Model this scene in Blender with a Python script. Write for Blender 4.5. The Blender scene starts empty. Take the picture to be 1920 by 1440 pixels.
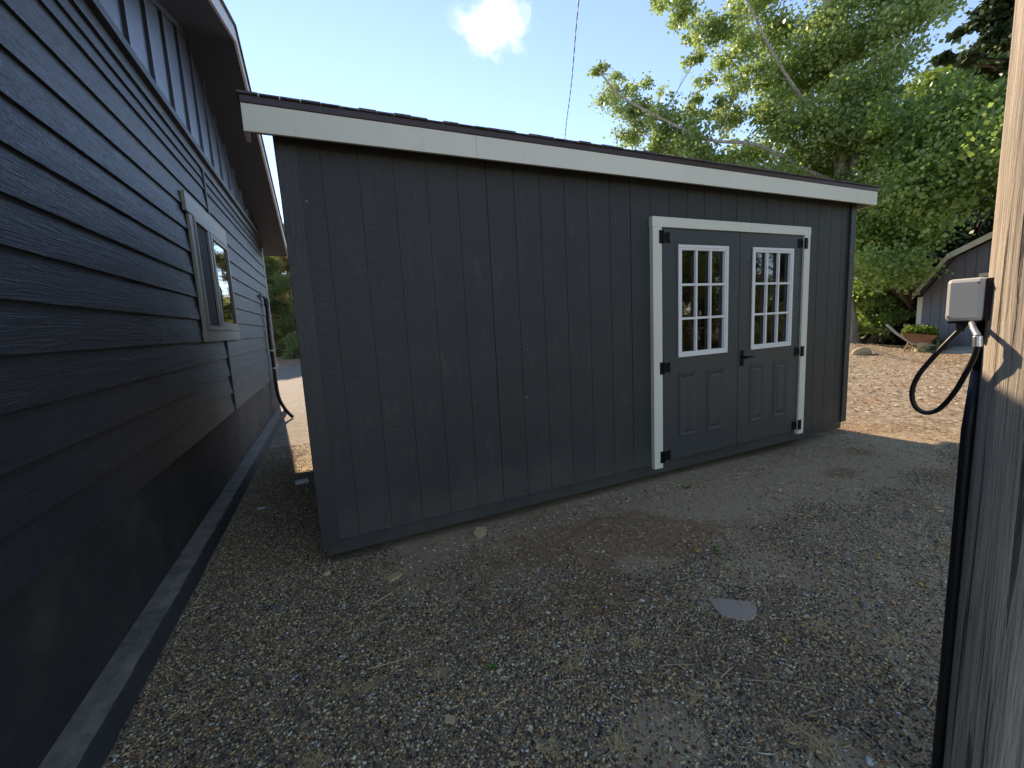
import bpy, bmesh, math, random
import numpy as np
from mathutils import Vector, Matrix
random.seed(7); rng = np.random.default_rng(7)
C = bpy.context.scene.collection
R = math.radians

# ------------------------------------------------------------------ camera
CAM = Vector((-0.2077, -2.8526, 1.3743)); FPX = 827.68
yaw, pit, rol = 0.4385, -0.1367, -0.0527
F_ = Vector((math.sin(yaw)*math.cos(pit), math.cos(yaw)*math.cos(pit), math.sin(pit)))
r_ = Vector((math.cos(yaw), -math.sin(yaw), 0)); u_ = r_.cross(F_)
Rt = r_*math.cos(rol) + u_*math.sin(rol); Up = -r_*math.sin(rol) + u_*math.cos(rol)
cam = bpy.data.cameras.new('camera'); co = bpy.data.objects.new('camera', cam); C.objects.link(co)
cam.sensor_width = 36; cam.lens = FPX/1920*36; cam.clip_start = 0.02; cam.clip_end = 5000
co.matrix_world = Matrix(((Rt.x, Up.x, -F_.x, CAM.x), (Rt.y, Up.y, -F_.y, CAM.y), (Rt.z, Up.z, -F_.z, CAM.z), (0, 0, 0, 1)))
bpy.context.scene.camera = co

# ------------------------------------------------------------------ sky, sun, exposure
SUN_AZ, SUN_EL = R(-3.5), R(32.0)
w = bpy.data.worlds.new('World'); bpy.context.scene.world = w; w.use_nodes = True
nt = w.node_tree; nt.nodes.clear()
sky = nt.nodes.new('ShaderNodeTexSky'); sky.sky_type = 'NISHITA'; sky.sun_disc = False
sky.sun_elevation = SUN_EL; sky.sun_rotation = SUN_AZ
sky.air_density = 1.0; sky.dust_density = 0.0; sky.ozone_density = 4.5; sky.altitude = 1500
bg = nt.nodes.new('ShaderNodeBackground'); bg.inputs[1].default_value = 0.145
out = nt.nodes.new('ShaderNodeOutputWorld')
nt.links.new(sky.outputs[0], bg.inputs[0]); nt.links.new(bg.outputs[0], out.inputs[0])
sl = bpy.data.lights.new('sun', 'SUN'); sl.energy = 2.7; sl.angle = R(0.53); sl.color = (1.0, 0.95, 0.84)
so = bpy.data.objects.new('sun', sl); C.objects.link(so)
sd = Vector((math.sin(SUN_AZ)*math.cos(SUN_EL), math.cos(SUN_AZ)*math.cos(SUN_EL), math.sin(SUN_EL)))
so.rotation_euler = sd.to_track_quat('Z', 'Y').to_euler(); so.location = sd*50
sc = bpy.context.scene
sc.view_settings.view_transform = 'Standard'; sc.view_settings.look = 'None'
sc.view_settings.exposure = 1.38; sc.view_settings.gamma = 1.0
sc.view_settings.use_curve_mapping = False
sc.view_settings.use_white_balance = True; sc.view_settings.white_balance_temperature = 8300; sc.view_settings.white_balance_tint = 17
sc.cycles.volume_bounces = 3
sc.cycles.max_bounces = 8; sc.cycles.transparent_max_bounces = 8
sc.cycles.volume_step_rate = 1.0; sc.cycles.volume_max_steps = 128

# ------------------------------------------------------------------ helpers
def at(px, py, d):
    """world point d metres (horizontally) from the camera in the direction of photo pixel px, py"""
    v = F_*FPX + Rt*(px-960) - Up*(py-720)
    return CAM + v*(d/math.hypot(v.x, v.y))
GZ = -0.06
def ong(px, py, z=GZ):
    v = F_*FPX + Rt*(px-960) - Up*(py-720)
    return CAM + v*((z-CAM.z)/v.z)

class MB:
    def __init__(s): s.v = []; s.f = []
    def add(s, vs, fs):
        b = len(s.v); s.v += [tuple(x) for x in vs]; s.f += [tuple(i+b for i in f) for f in fs]; return s
    def box(s, x0, x1, y0, y1, z0, z1, T=None):
        vs = [(x, y, z) for x in (x0, x1) for y in (y0, y1) for z in (z0, z1)]
        if T: vs = [T(*q) for q in vs]
        return s.add(vs, [(0,1,3,2),(4,6,7,5),(0,4,5,1),(2,3,7,6),(0,2,6,4),(1,5,7,3)])
    def tube(s, pts, rad, n=10, caps=True):
        pts = [Vector(p) for p in pts]; rad = rad if isinstance(rad, (list, tuple)) else [rad]*len(pts)
        b = len(s.v); up = Vector((0.13, 0.21, 1)).normalized(); prev = None
        for i, p in enumerate(pts):
            t = (pts[min(i+1, len(pts)-1)] - pts[max(i-1, 0)]).normalized()
            a = (prev - t*prev.dot(t)) if prev else t.cross(up)
            if a.length < 1e-4: a = t.cross(Vector((1, 0, 0)))
            a.normalize(); prev = a; c = t.cross(a)
            for k in range(n):
                q = 2*math.pi*k/n; s.v.append(tuple(p + (a*math.cos(q) + c*math.sin(q))*rad[i]))
        for i in range(len(pts)-1):
            for k in range(n):
                k2 = (k+1) % n; s.f.append((b+i*n+k, b+i*n+k2, b+(i+1)*n+k2, b+(i+1)*n+k))
        if caps:
            s.f.append(tuple(b+k for k in range(n))[::-1]); e = b+(len(pts)-1)*n; s.f.append(tuple(e+k for k in range(n)))
        return s
    def prism(s, prof, a, b, T):
        """closed profile [(u,w)] swept from parameter a to b; T(t,u,w)"""
        n = len(prof); base = len(s.v)
        for t in (a, b):
            for (u, w_) in prof: s.v.append(tuple(T(t, u, w_)))
        for i in range(n):
            j = (i+1) % n; s.f.append((base+i, base+j, base+n+j, base+n+i))
        s.f.append(tuple(base+i for i in range(n))[::-1]); s.f.append(tuple(base+n+i for i in range(n)))
        return s
    def build(s, name, mat, parent=None, smooth=False, bevel=0, kind=None):
        me = bpy.data.meshes.new(name); me.from_pydata(s.v, [], s.f); me.update()
        bm = bmesh.new(); bm.from_mesh(me); bmesh.ops.recalc_face_normals(bm, faces=bm.faces); bm.to_mesh(me); bm.free()
        if smooth: me.polygons.foreach_set('use_smooth', [True]*len(me.polygons))
        me.materials.append(mat)
        o = bpy.data.objects.new(name, me); C.objects.link(o)
        if bevel:
            m = o.modifiers.new('bevel', 'BEVEL'); m.width = bevel; m.segments = 2; m.limit_method = 'ANGLE'; m.angle_limit = R(50)
        if parent: o.parent = parent
        if kind: o['kind'] = kind
        return o
def recenter(o):
    """put a mesh's origin at its base"""
    me = o.data; n = len(me.vertices); a = np.empty(n*3, np.float32); me.vertices.foreach_get('co', a); a = a.reshape(-1, 3)
    c = np.array([a[:, 0].mean(), a[:, 1].mean(), a[:, 2].min()], np.float32); a -= c
    me.vertices.foreach_set('co', a.ravel()); me.update(); o.location = o.location + Vector([float(x) for x in c]); return o
def tag(o, label, cat, group=None, kind=None):
    o['label'] = label; o['category'] = cat
    if group: o['group'] = group
    if kind: o['kind'] = kind
    return o
def thing(name, loc, label, cat, group=None):
    o = bpy.data.objects.new(name, None); C.objects.link(o); o.location = loc; o.empty_display_size = .1
    o['_'] = 1; del o['_']
    return tag(o, label, cat, group)
def adopt(o, root):
    """parent keeping world coordinates"""
    o.parent = root; o.matrix_parent_inverse = Matrix.Translation(-Vector(root.location)); return o
def fast_mesh(name, V, Fq, mat, cols=None, smooth=False, parent=None, k=None):
    """V (n,3), Fq (m,k) numpy"""
    me = bpy.data.meshes.new(name); n = len(V); m, k = Fq.shape
    me.vertices.add(n); me.vertices.foreach_set('co', np.asarray(V, np.float32).ravel())
    me.loops.add(m*k); me.loops.foreach_set('vertex_index', Fq.astype(np.int32).ravel())
    me.polygons.add(m); me.polygons.foreach_set('loop_start', np.arange(0, m*k, k, dtype=np.int32))
    me.polygons.foreach_set('loop_total', np.full(m, k, np.int32))
    if smooth: me.polygons.foreach_set('use_smooth', np.ones(m, bool))
    me.update(calc_edges=True)
    if cols is not None:
        a = me.color_attributes.new('tint', 'FLOAT_COLOR', 'POINT')
        c4 = np.ones((n, 4), np.float32); c4[:, :3] = cols; a.data.foreach_set('color', c4.ravel())
    me.materials.append(mat); o = bpy.data.objects.new(name, me); C.objects.link(o)
    if parent: adopt(o, parent)
    return o

# ------------------------------------------------------------------ materials
class NT:
    def __init__(s, name):
        s.m = bpy.data.materials.new(name); s.m.use_nodes = True; s.t = s.m.node_tree
        s.b = s.t.nodes['Principled BSDF']; s.o = s.t.nodes['Material Output']
        s.co = s.t.nodes.new('ShaderNodeTexCoord').outputs['Object']
    def n(s, typ, **kw):
        x = s.t.nodes.new('ShaderNode'+typ)
        for k, v in kw.items(): setattr(x, k, v)
        return x
    def l(s, a, b): s.t.links.new(a, b)
    def mp(s, scale=(1, 1, 1), rot=(0, 0, 0), src=None, loc=(0, 0, 0)):
        x = s.n('Mapping'); x.inputs['Scale'].default_value = scale; x.inputs['Rotation'].default_value = rot; x.inputs['Location'].default_value = loc
        s.l(src or s.co, x.inputs[0]); return x.outputs[0]
    def noise(s, vec, scale, detail=4, rough=.55, dist=0):
        x = s.n('TexNoise'); x.inputs['Scale'].default_value = scale; x.inputs['Detail'].default_value = detail
        x.inputs['Roughness'].default_value = rough; x.inputs['Distortion'].default_value = dist; s.l(vec, x.inputs['Vector']); return x.outputs['Fac']
    def ramp(s, fac, stops, interp='LINEAR'):
        x = s.n('ValToRGB'); x.color_ramp.interpolation = interp; e = x.color_ramp.elements
        while len(e) < len(stops): e.new(.5)
        for i, (p, c) in enumerate(stops):
            e[i].position = p; e[i].color = (c, c, c, 1) if isinstance(c, (int, float)) else (*c, 1)
        s.l(fac, x.inputs[0]); return x.outputs[0]
    def mix(s, fac, a, b, mode='MIX'):
        x = s.n('Mix', data_type='RGBA', blend_type=mode)
        for sock, v in ((x.inputs[0], fac), (x.inputs[6], a), (x.inputs[7], b)):
            if isinstance(v, (int, float)): sock.default_value = v
            elif isinstance(v, tuple): sock.default_value = (*v, 1)
            else: s.l(v, sock)
        return x.outputs[2]
    def math(s, op, a, b=None, c=None):
        x = s.n('Math', operation=op)
        for i, v in enumerate((a, b, c)):
            if v is None: continue
            if isinstance(v, (int, float)): x.inputs[i].default_value = v
            else: s.l(v, x.inputs[i])
        return x.outputs[0]
    def bump(s, h, strength=.3, dist=.01, prev=None):
        x = s.n('Bump'); x.inputs['Strength'].default_value = strength; x.inputs['Distance'].default_value = dist
        s.l(h, x.inputs['Height'])
        if prev is not None: s.l(prev, x.inputs['Normal'])
        s.l(x.outputs[0], s.b.inputs['Normal']); return x.outputs[0]
    def col(s, c):
        if isinstance(c, tuple): s.b.inputs['Base Color'].default_value = (*c, 1)
        else: s.l(c, s.b.inputs['Base Color'])
    def rough(s, v):
        if isinstance(v, (int, float)): s.b.inputs['Roughness'].default_value = v
        else: s.l(v, s.b.inputs['Roughness'])

def paint(name, c, rough=.55, grain=None, gs=.35, stain=.12, dirt=None, spec=.4):
    t = NT(name)
    v = t.noise(t.mp((1, 1, 1)), 2.3, 5, .6)
    base = t.mix(t.ramp(v, [(.3, 0.), (.75, 1.)]), tuple(x*(1-stain) for x in c), tuple(min(1, x*(1+stain)) for x in c))
    if dirt:
        d = t.noise(t.mp((1, 1, .35)), 9, 6, .7)
        base = t.mix(t.ramp(d, [(.56, 0.), (.74, dirt[1])]), base, dirt[0])
    t.col(base); t.b.inputs['Specular IOR Level'].default_value = spec
    f = t.noise(t.co, 60, 3, .6)
    t.rough(t.ramp(f, [(.3, rough-.08), (.7, rough+.1)]))
    if grain:
        g = t.noise(t.mp(grain), 1.0, 6, .62, 1.4)
        g2 = t.noise(t.mp(tuple(x*.35 for x in grain)), 1.0, 3, .5, 2.5)
        wv = t.n('TexWave', wave_type='BANDS', bands_direction='Z' if grain[2] >= grain[0] else 'X')
        wv.inputs['Scale'].default_value = 6.0; wv.inputs['Distortion'].default_value = 14; wv.inputs['Detail'].default_value = 3; wv.inputs['Detail Scale'].default_value = 1.2
        t.l(t.mp(tuple(x*.045 for x in grain)), wv.inputs['Vector'])
        h = t.math('ADD', t.math('MULTIPLY', g, t.ramp(g2, [(.35, .25), (.7, 1.)])), t.math('MULTIPLY', wv.outputs['Fac'], t.ramp(g2, [(.5, 0.), (.68, .38)])))
        t.bump(h, gs, .006)
    else:
        t.bump(f, .08, .002)
    return t.m
M = {}
M['shed_paint'] = paint('shed_paint', (.034, .036, .0345), .55, (16, 16, 130), .26, .14, ((.10, .09, .075), .5))
M['trim_dark'] = paint('trim_dark', (.034, .0355, .0345), .5, (60, 60, 8), .25, .08)
M['door_paint'] = paint('door_paint', (.051, .0535, .052), .45, None, .2, .04)
M['house_paint'] = paint('house_paint', (.029, .031, .036), .50, (11, 6, 95), .55, .14, ((.10, .095, .08), .3), .5)
M['batten_sky_tint'] = paint('batten_sky_tint', (.055, .070, .100), .36, (60, 40, 3), .4, .12, None, .9)  # house paint with blue sky sheen and glare put into the base colour
M['soffit_paint'] = paint('soffit_paint', (.036, .044, .064), .55, None, .2, .10)
M['greige'] = paint('greige', (.36, .32, .26), .5, (8, 8, 60), .3, .07)
M['white_trim'] = paint('white_trim', (.72, .69, .56), .5, (3, 30, 30), .12, .035, ((.45, .42, .32), .22))
M['door_white'] = paint('door_white', (.77, .74, .69), .35, None, .1, .02)
M['fascia_grey'] = paint('fascia_grey', (.62, .60, .58), .5, None, .2, .05)
M['black_iron'] = paint('black_iron', (.004, .004, .004), .5, None, .1, .1, None, .15)
M['rubber'] = paint('rubber', (.012, .012, .014), .42)
M['drip_brown'] = paint('drip_brown', (.050, .028, .026), .38, None, .1, .1)
M['box_plastic'] = paint('box_plastic', (.60, .56, .50), .42, None, .1, .03, ((.4, .38, .33), .3))
M['silver'] = paint('silver', (.6, .6, .6), .35); M['silver'].node_tree.nodes['Principled BSDF'].inputs['Metallic'].default_value = .8
M['interior'] = paint('interior', (.02, .018, .015), .9)
M['screen_and_room_dark'] = paint('screen_and_room_dark', (.012, .012, .014), .7, None, .1, .05, None, .2)
M['leaf_green'] = paint('leaf_green', (.24, .32, .09), .5); M['weed_green'] = paint('weed_green', (.10, .28, .04), .5)
M['leaf_yellow'] = paint('leaf_yellow', (.75, .45, .10), .6); M['wood_chip'] = paint('wood_chip', (.62, .40, .21), .75, (120, 20, 20), .3)
M['twig'] = paint('twig', (.42, .31, .20), .8); M['dry_grass'] = paint('dry_grass', (.66, .46, .21), .75)
M['rust'] = paint('rust', (.30, .14, .07), .7, None, .1, .4); M['stone_pale'] = paint('stone_pale', (.46, .345, .25), .8, (25, 25, 25), .5, .1)
M['rock_tan'] = paint('rock_tan', (.5, .38, .22), .85, (12, 12, 12), .8, .15)
M['slab'] = paint('slab', (.5, .45, .38), .85); M['bucket_green'] = paint('bucket_green', (.13, .30, .20), .5)
M['stone_grey'] = paint('stone_grey', (.21, .195, .175), .8)

def splash(m, c, z0, z1, amt):
    t = m.node_tree; b = t.nodes['Principled BSDF']; src = b.inputs['Base Color'].links[0].from_socket
    tc = t.nodes.new('ShaderNodeTexCoord'); sp = t.nodes.new('ShaderNodeSeparateXYZ'); t.links.new(tc.outputs['Object'], sp.inputs[0])
    mr = t.nodes.new('ShaderNodeMapRange'); mr.inputs[1].default_value = z1; mr.inputs[2].default_value = z0; mr.inputs[3].default_value = 0; mr.inputs[4].default_value = .5; t.links.new(sp.outputs[2], mr.inputs[0])
    nz = t.nodes.new('ShaderNodeTexNoise'); nz.inputs['Scale'].default_value = 2.2; nz.inputs['Detail'].default_value = 9; nz.inputs['Roughness'].default_value = .72; t.links.new(tc.outputs['Object'], nz.inputs[0])
    ad = t.nodes.new('ShaderNodeMath'); ad.operation = 'ADD'; t.links.new(mr.outputs[0], ad.inputs[0]); t.links.new(nz.outputs['Fac'], ad.inputs[1])
    cr = t.nodes.new('ShaderNodeValToRGB'); e = cr.color_ramp.elements; e[0].position = .72; e[0].color = (0, 0, 0, 1); e[1].position = 1.0; e[1].color = (amt, amt, amt, 1); t.links.new(ad.outputs[0], cr.inputs[0])
    mx = t.nodes.new('ShaderNodeMix'); mx.data_type = 'RGBA'; t.links.new(cr.outputs[0], mx.inputs[0]); t.links.new(src, mx.inputs[6]); mx.inputs[7].default_value = (*c, 1); t.links.new(mx.outputs[2], b.inputs['Base Color'])
splash(M['shed_paint'], (.11, .10, .085), .1, .6, .32); splash(M['trim_dark'], (.11, .10, .085), -.05, .3, .3)
def specks(m, sc_, th, c):
    t = m.node_tree; b = t.nodes['Principled BSDF']; src = b.inputs['Base Color'].links[0].from_socket
    tc = t.nodes.new('ShaderNodeTexCoord'); vo = t.nodes.new('ShaderNodeTexVoronoi'); vo.inputs['Scale'].default_value = sc_; t.links.new(tc.outputs['Object'], vo.inputs['Vector'])
    cr = t.nodes.new('ShaderNodeValToRGB'); e = cr.color_ramp.elements; e[0].position = th*.6; e[0].color = (.8, .8, .8, 1); e[1].position = th; e[1].color = (0, 0, 0, 1); t.links.new(vo.outputs['Distance'], cr.inputs[0])
    mx = t.nodes.new('ShaderNodeMix'); mx.data_type = 'RGBA'; t.links.new(cr.outputs[0], mx.inputs[0]); t.links.new(src, mx.inputs[6]); mx.inputs[7].default_value = (*c, 1); t.links.new(mx.outputs[2], b.inputs['Base Color'])
specks(M['shed_paint'], 5.5, .035, (.30, .29, .27)); specks(M['door_paint'], 4, .03, (.35, .34, .3)); specks(M['house_paint'], 5, .03, (.22, .21, .19))
def concrete(name, c, dark, crack=True, lo=.42, hi=.66):
    t = NT(name)
    a = t.noise(t.co, 1.7, 7, .68); b = t.noise(t.co, 38, 5, .7)
    base = t.mix(t.ramp(a, [(lo, 0.), (hi, 1.)]), dark, c)
    base = t.mix(t.ramp(b, [(.28, .75), (.40, 0.)]), base, tuple(x*.25 for x in c))
    base = t.mix(t.ramp(b, [(.62, 0.), (.75, .4)]), base, tuple(min(1, x*1.7) for x in c))
    t.col(base); t.rough(.78)
    n1 = t.bump(b, .5, .004); t.bump(a, .3, .01, n1); return t.m
M['foundation'] = concrete('foundation', (.075, .062, .052), (.025, .024, .023), lo=.48, hi=.72)
M['ledge'] = concrete('ledge', (.045, .047, .052), (.03, .032, .036), lo=.3, hi=.6)
def dusty():
    m = M['ledge']; t = m.node_tree; b = t.nodes['Principled BSDF']; src = b.inputs['Base Color'].links[0].from_socket
    g_ = t.nodes.new('ShaderNodeNewGeometry'); sp = t.nodes.new('ShaderNodeSeparateXYZ'); t.links.new(g_.outputs['True Normal'], sp.inputs[0])
    tc = t.nodes.new('ShaderNodeTexCoord'); nz = t.nodes.new('ShaderNodeTexNoise'); nz.inputs['Scale'].default_value = 9; nz.inputs['Detail'].default_value = 8; nz.inputs['Roughness'].default_value = .75; t.links.new(tc.outputs['Object'], nz.inputs[0])
    cr = t.nodes.new('ShaderNodeValToRGB'); e = cr.color_ramp.elements; e[0].position = .36; e[0].color = (.14, .125, .105, 1); e[1].position = .60; e[1].color = (.30, .25, .18, 1); t.links.new(nz.outputs['Fac'], cr.inputs[0])
    rm_ = t.nodes.new('ShaderNodeMapRange'); rm_.inputs[1].default_value = .35; rm_.inputs[2].default_value = .8; t.links.new(sp.outputs[2], rm_.inputs[0])
    mx = t.nodes.new('ShaderNodeMix'); mx.data_type = 'RGBA'; t.links.new(rm_.outputs[0], mx.inputs[0]); t.links.new(src, mx.inputs[6]); t.links.new(cr.outputs[0], mx.inputs[7]); t.links.new(mx.outputs[2], b.inputs['Base Color'])
dusty()

def shingles():
    t = NT('shingles'); b = t.noise(t.co, 220, 3, .7)
    br = t.n('TexBrick'); br.inputs['Scale'].default_value = 1; br.inputs['Brick Width'].default_value = .3; br.inputs['Row Height'].default_value = .14; br.inputs['Mortar Size'].default_value = .006
    br.inputs['Color1'].default_value = (.06, .055, .06, 1); br.inputs['Color2'].default_value = (.12, .10, .10, 1); br.inputs['Mortar'].default_value = (.02, .02, .02, 1)
    t.l(t.co, br.inputs[0]); t.col(t.mix(t.ramp(b, [(.4, 0.), (.7, .5)]), br.outputs[0], (.2, .19, .2))); t.rough(.9); t.bump(b, .6, .004); return t.m
M['shingles'] = shingles()

def glass():
    t = NT('window_glass'); t.b.inputs['Base Color'].default_value = (.9, .95, .95, 1); t.rough(.015)
    tr = t.n('BsdfTransparent'); tr.inputs[0].default_value = (.82, .85, .84, 1)
    gl = t.n('BsdfGlossy'); gl.inputs['Roughness'].default_value = .01
    fr = t.n('Fresnel'); fr.inputs[0].default_value = 1.6
    bp = t.n('Bump'); bp.inputs['Strength'].default_value = .03; bp.inputs['Distance'].default_value = .02
    t.l(t.noise(t.co, 3.0, 2, .5), bp.inputs['Height']); t.l(bp.outputs[0], gl.inputs['Normal'])
    mx = t.n('MixShader'); t.l(t.math('MULTIPLY', fr.outputs[0], 1.5), mx.inputs[0]); t.l(tr.outputs[0], mx.inputs[1]); t.l(gl.outputs[0], mx.inputs[2]); t.l(mx.outputs[0], t.o.inputs[0])
    return t.m
M['glass'] = glass()

def leafmat(name, c1, c2, trans=.35, rough=.36):
    t = NT(name)
    at_ = t.n('Attribute', attribute_name='tint')
    base = t.mix(at_.outputs['Fac'], c1, c2); t.col(base); t.rough(rough); t.b.inputs['Specular IOR Level'].default_value = .55
    tl = t.n('BsdfTranslucent'); t.l(t.mix(.5, base, (c2[0]*1.5, c2[1]*1.5, c2[2]*.7)), tl.inputs[0])
    mx = t.n('MixShader'); mx.inputs[0].default_value = trans
    t.l(t.b.outputs[0], mx.inputs[1]); t.l(tl.outputs[0], mx.inputs[2]); t.l(mx.outputs[0], t.o.inputs[0]); return t.m
M['cotton_leaf'] = leafmat('cotton_leaf', (.13, .21, .07), (.36, .46, .19), .5, .27)
M['dark_leaf'] = leafmat('dark_leaf', (.10, .19, .055), (.36, .48, .17), .52, .26)
M['lime_leaf'] = leafmat('lime_leaf', (.14, .22, .04), (.20, .28, .06), .4)
M['needle'] = leafmat('needle', (.09, .14, .05), (.24, .28, .11), .45, .5)
M['needle_dry'] = leafmat('needle_dry', (.18, .20, .07), (.42, .28, .15), .45, .5)
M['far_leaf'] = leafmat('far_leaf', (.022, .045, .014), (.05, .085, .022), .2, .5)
M['sprig'] = leafmat('sprig', (.10, .16, .05), (.22, .26, .10), .2, .5)

def bark(name, c, dark):
    t = NT(name); g = t.noise(t.mp((7, 7, 1.4)), 2.2, 7, .7, .6)
    t.col(t.mix(t.ramp(g, [(.35, 0.), (.62, 1.)]), dark, c)); t.rough(.9); t.bump(g, .9, .04); return t.m
M['bark_grey'] = bark('bark_grey', (.52, .47, .40), (.18, .155, .13)); M['bark_brown'] = bark('bark_brown', (.20, .14, .10), (.05, .04, .03))

def polewood():
    t = NT('pole_wood')
    g = t.noise(t.mp((48, 48, 1.3)), 1.6, 8, .7, .3); s_ = t.noise(t.mp((55, 55, 1.5)), 2.0, 4, .6, .2); bl = t.noise(t.mp((3, 3, .8)), 2.2, 5, .6)
    crk = t.ramp(t.noise(t.mp((62, 62, .8)), 1.1, 3, .5, .2), [(.36, 0.), (.41, 1.)])
    base = t.mix(t.ramp(g, [(.34, 0.), (.66, 1.)]), (.29, .235, .175), (.60, .50, .385))
    base = t.mix(t.ramp(bl, [(.5, 0.), (.72, .65)]), base, (.36, .30, .24))
    base = t.mix(t.math('MULTIPLY', t.math('SUBTRACT', 1.0, crk), .8), base, (.05, .04, .03))
    vo = t.n('TexVoronoi'); vo.inputs['Scale'].default_value = 1.0; t.l(t.mp((9, 9, 3.4)), vo.inputs['Vector'])
    kn = t.ramp(vo.outputs['Distance'], [(.07, 1.), (.13, 0.)]); base = t.mix(kn, base, (.10, .055, .035))
    t.col(base); t.rough(.88)
    n1 = t.bump(crk, 1.0, .014); n2 = t.bump(g, .7, .012, n1); t.bump(s_, .6, .006, n2); return t.m
M['pole_wood'] = polewood()

# ------------------------------------------------------------------ ground
def smooth_noise2(x, y, f, seed):
    r = np.random.default_rng(seed); s = 0
    for i in range(6):
        a = r.uniform(0, 2*np.pi); ph = r.uniform(0, 6.28); k = f*r.uniform(.6, 1.7)
        s = s + np.sin((x*np.cos(a)+y*np.sin(a))*k + ph)
    return s/6
def gz(x, y):
    x = np.asarray(x, float); y = np.asarray(y, float)
    near = np.exp(-((x-1.5)**2+(y+.5)**2)/60)
    z = GZ + .013*smooth_noise2(x, y, 2.2, 1)*near + .006*smooth_noise2(x, y, 7., 2)*near
    z = z + .05*smooth_noise2(x, y, .35, 3)*(1-near)
    # hollow under the shed's skirt, raised root mound by the big tree
    z = z - .05*np.exp(-((y-.5)/.6)**2)*((x > -.1) & (x < 5.3))*np.clip((x-1.5)/3, 0, 1)
    z = z + .22*np.exp(-((x-15.6)**2+(y-5.4)**2)/2.0)
    z = z + .5*np.exp(-(((x+.2)/6)**2+((y-20)/2.2)**2))
    return z
def sstep(v, a, b):
    t = np.clip((v-a)/(b-a), 0, 1); return t*t*(3-2*t)
def dirtness(x, y):
    n = .22*smooth_noise2(x, y, 2.6, 31)+.14*smooth_noise2(x, y, 6.5, 32)+.08*smooth_noise2(x, y, 15, 33)
    a = sstep(y+n*1.6, -1.30, -.75)*sstep(x+n*1.8+.35*y, .15, .95)          # bare earth in front of the doors
    b = sstep(y+n, -.42, -.12)*sstep(x, .0, .3)                  # strip along the skirt
    c = .75*sstep(n*2, .12, .34)*sstep(x, -.4, .4)                               # loose patches
    d = .55*sstep(x-y*.9+n*2, 3.1, 3.6)*sstep(-y, .9, 1.3)
    return np.clip(np.maximum(np.maximum(a, b), np.maximum(c, d)), 0, 1)
def litterness(x, y):
    n = smooth_noise2(x, y, 2.4, 41)+.7*smooth_noise2(x, y, 6., 42)
    return np.clip(sstep(n, .0, .45)*sstep(x, .3, 1.2)*sstep(y, -2.0, -.9)*(1-.8*sstep(y, -.5, -.2)*(x < 4))+.25*sstep(n, .1, .5), 0, 1)
def axis(lo, hi, fine_lo, fine_hi, step):
    a = list(np.arange(fine_lo, fine_hi, step)); s = step; v = a[-1]
    while v < hi: s *= 1.16; v += s; a.append(v)
    s = step; v = a[0]; b = []
    while v > lo: s *= 1.16; v -= s; b.append(v)
    return np.array(b[::-1]+a)
gx = axis(-400, 600, -1.5, 7.5, .045); gy = axis(-400, 700, -3.2, 3.2, .045)
X, Y = np.meshgrid(gx, gy); V = np.stack([X.ravel(), Y.ravel(), gz(X, Y).ravel()], 1)
nx, ny = len(gx), len(gy); ii = (np.arange(ny-1)[:, None]*nx + np.arange(nx-1)[None]).ravel()
Fq = np.stack([ii, ii+1, ii+1+nx, ii+nx], 1)
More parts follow.
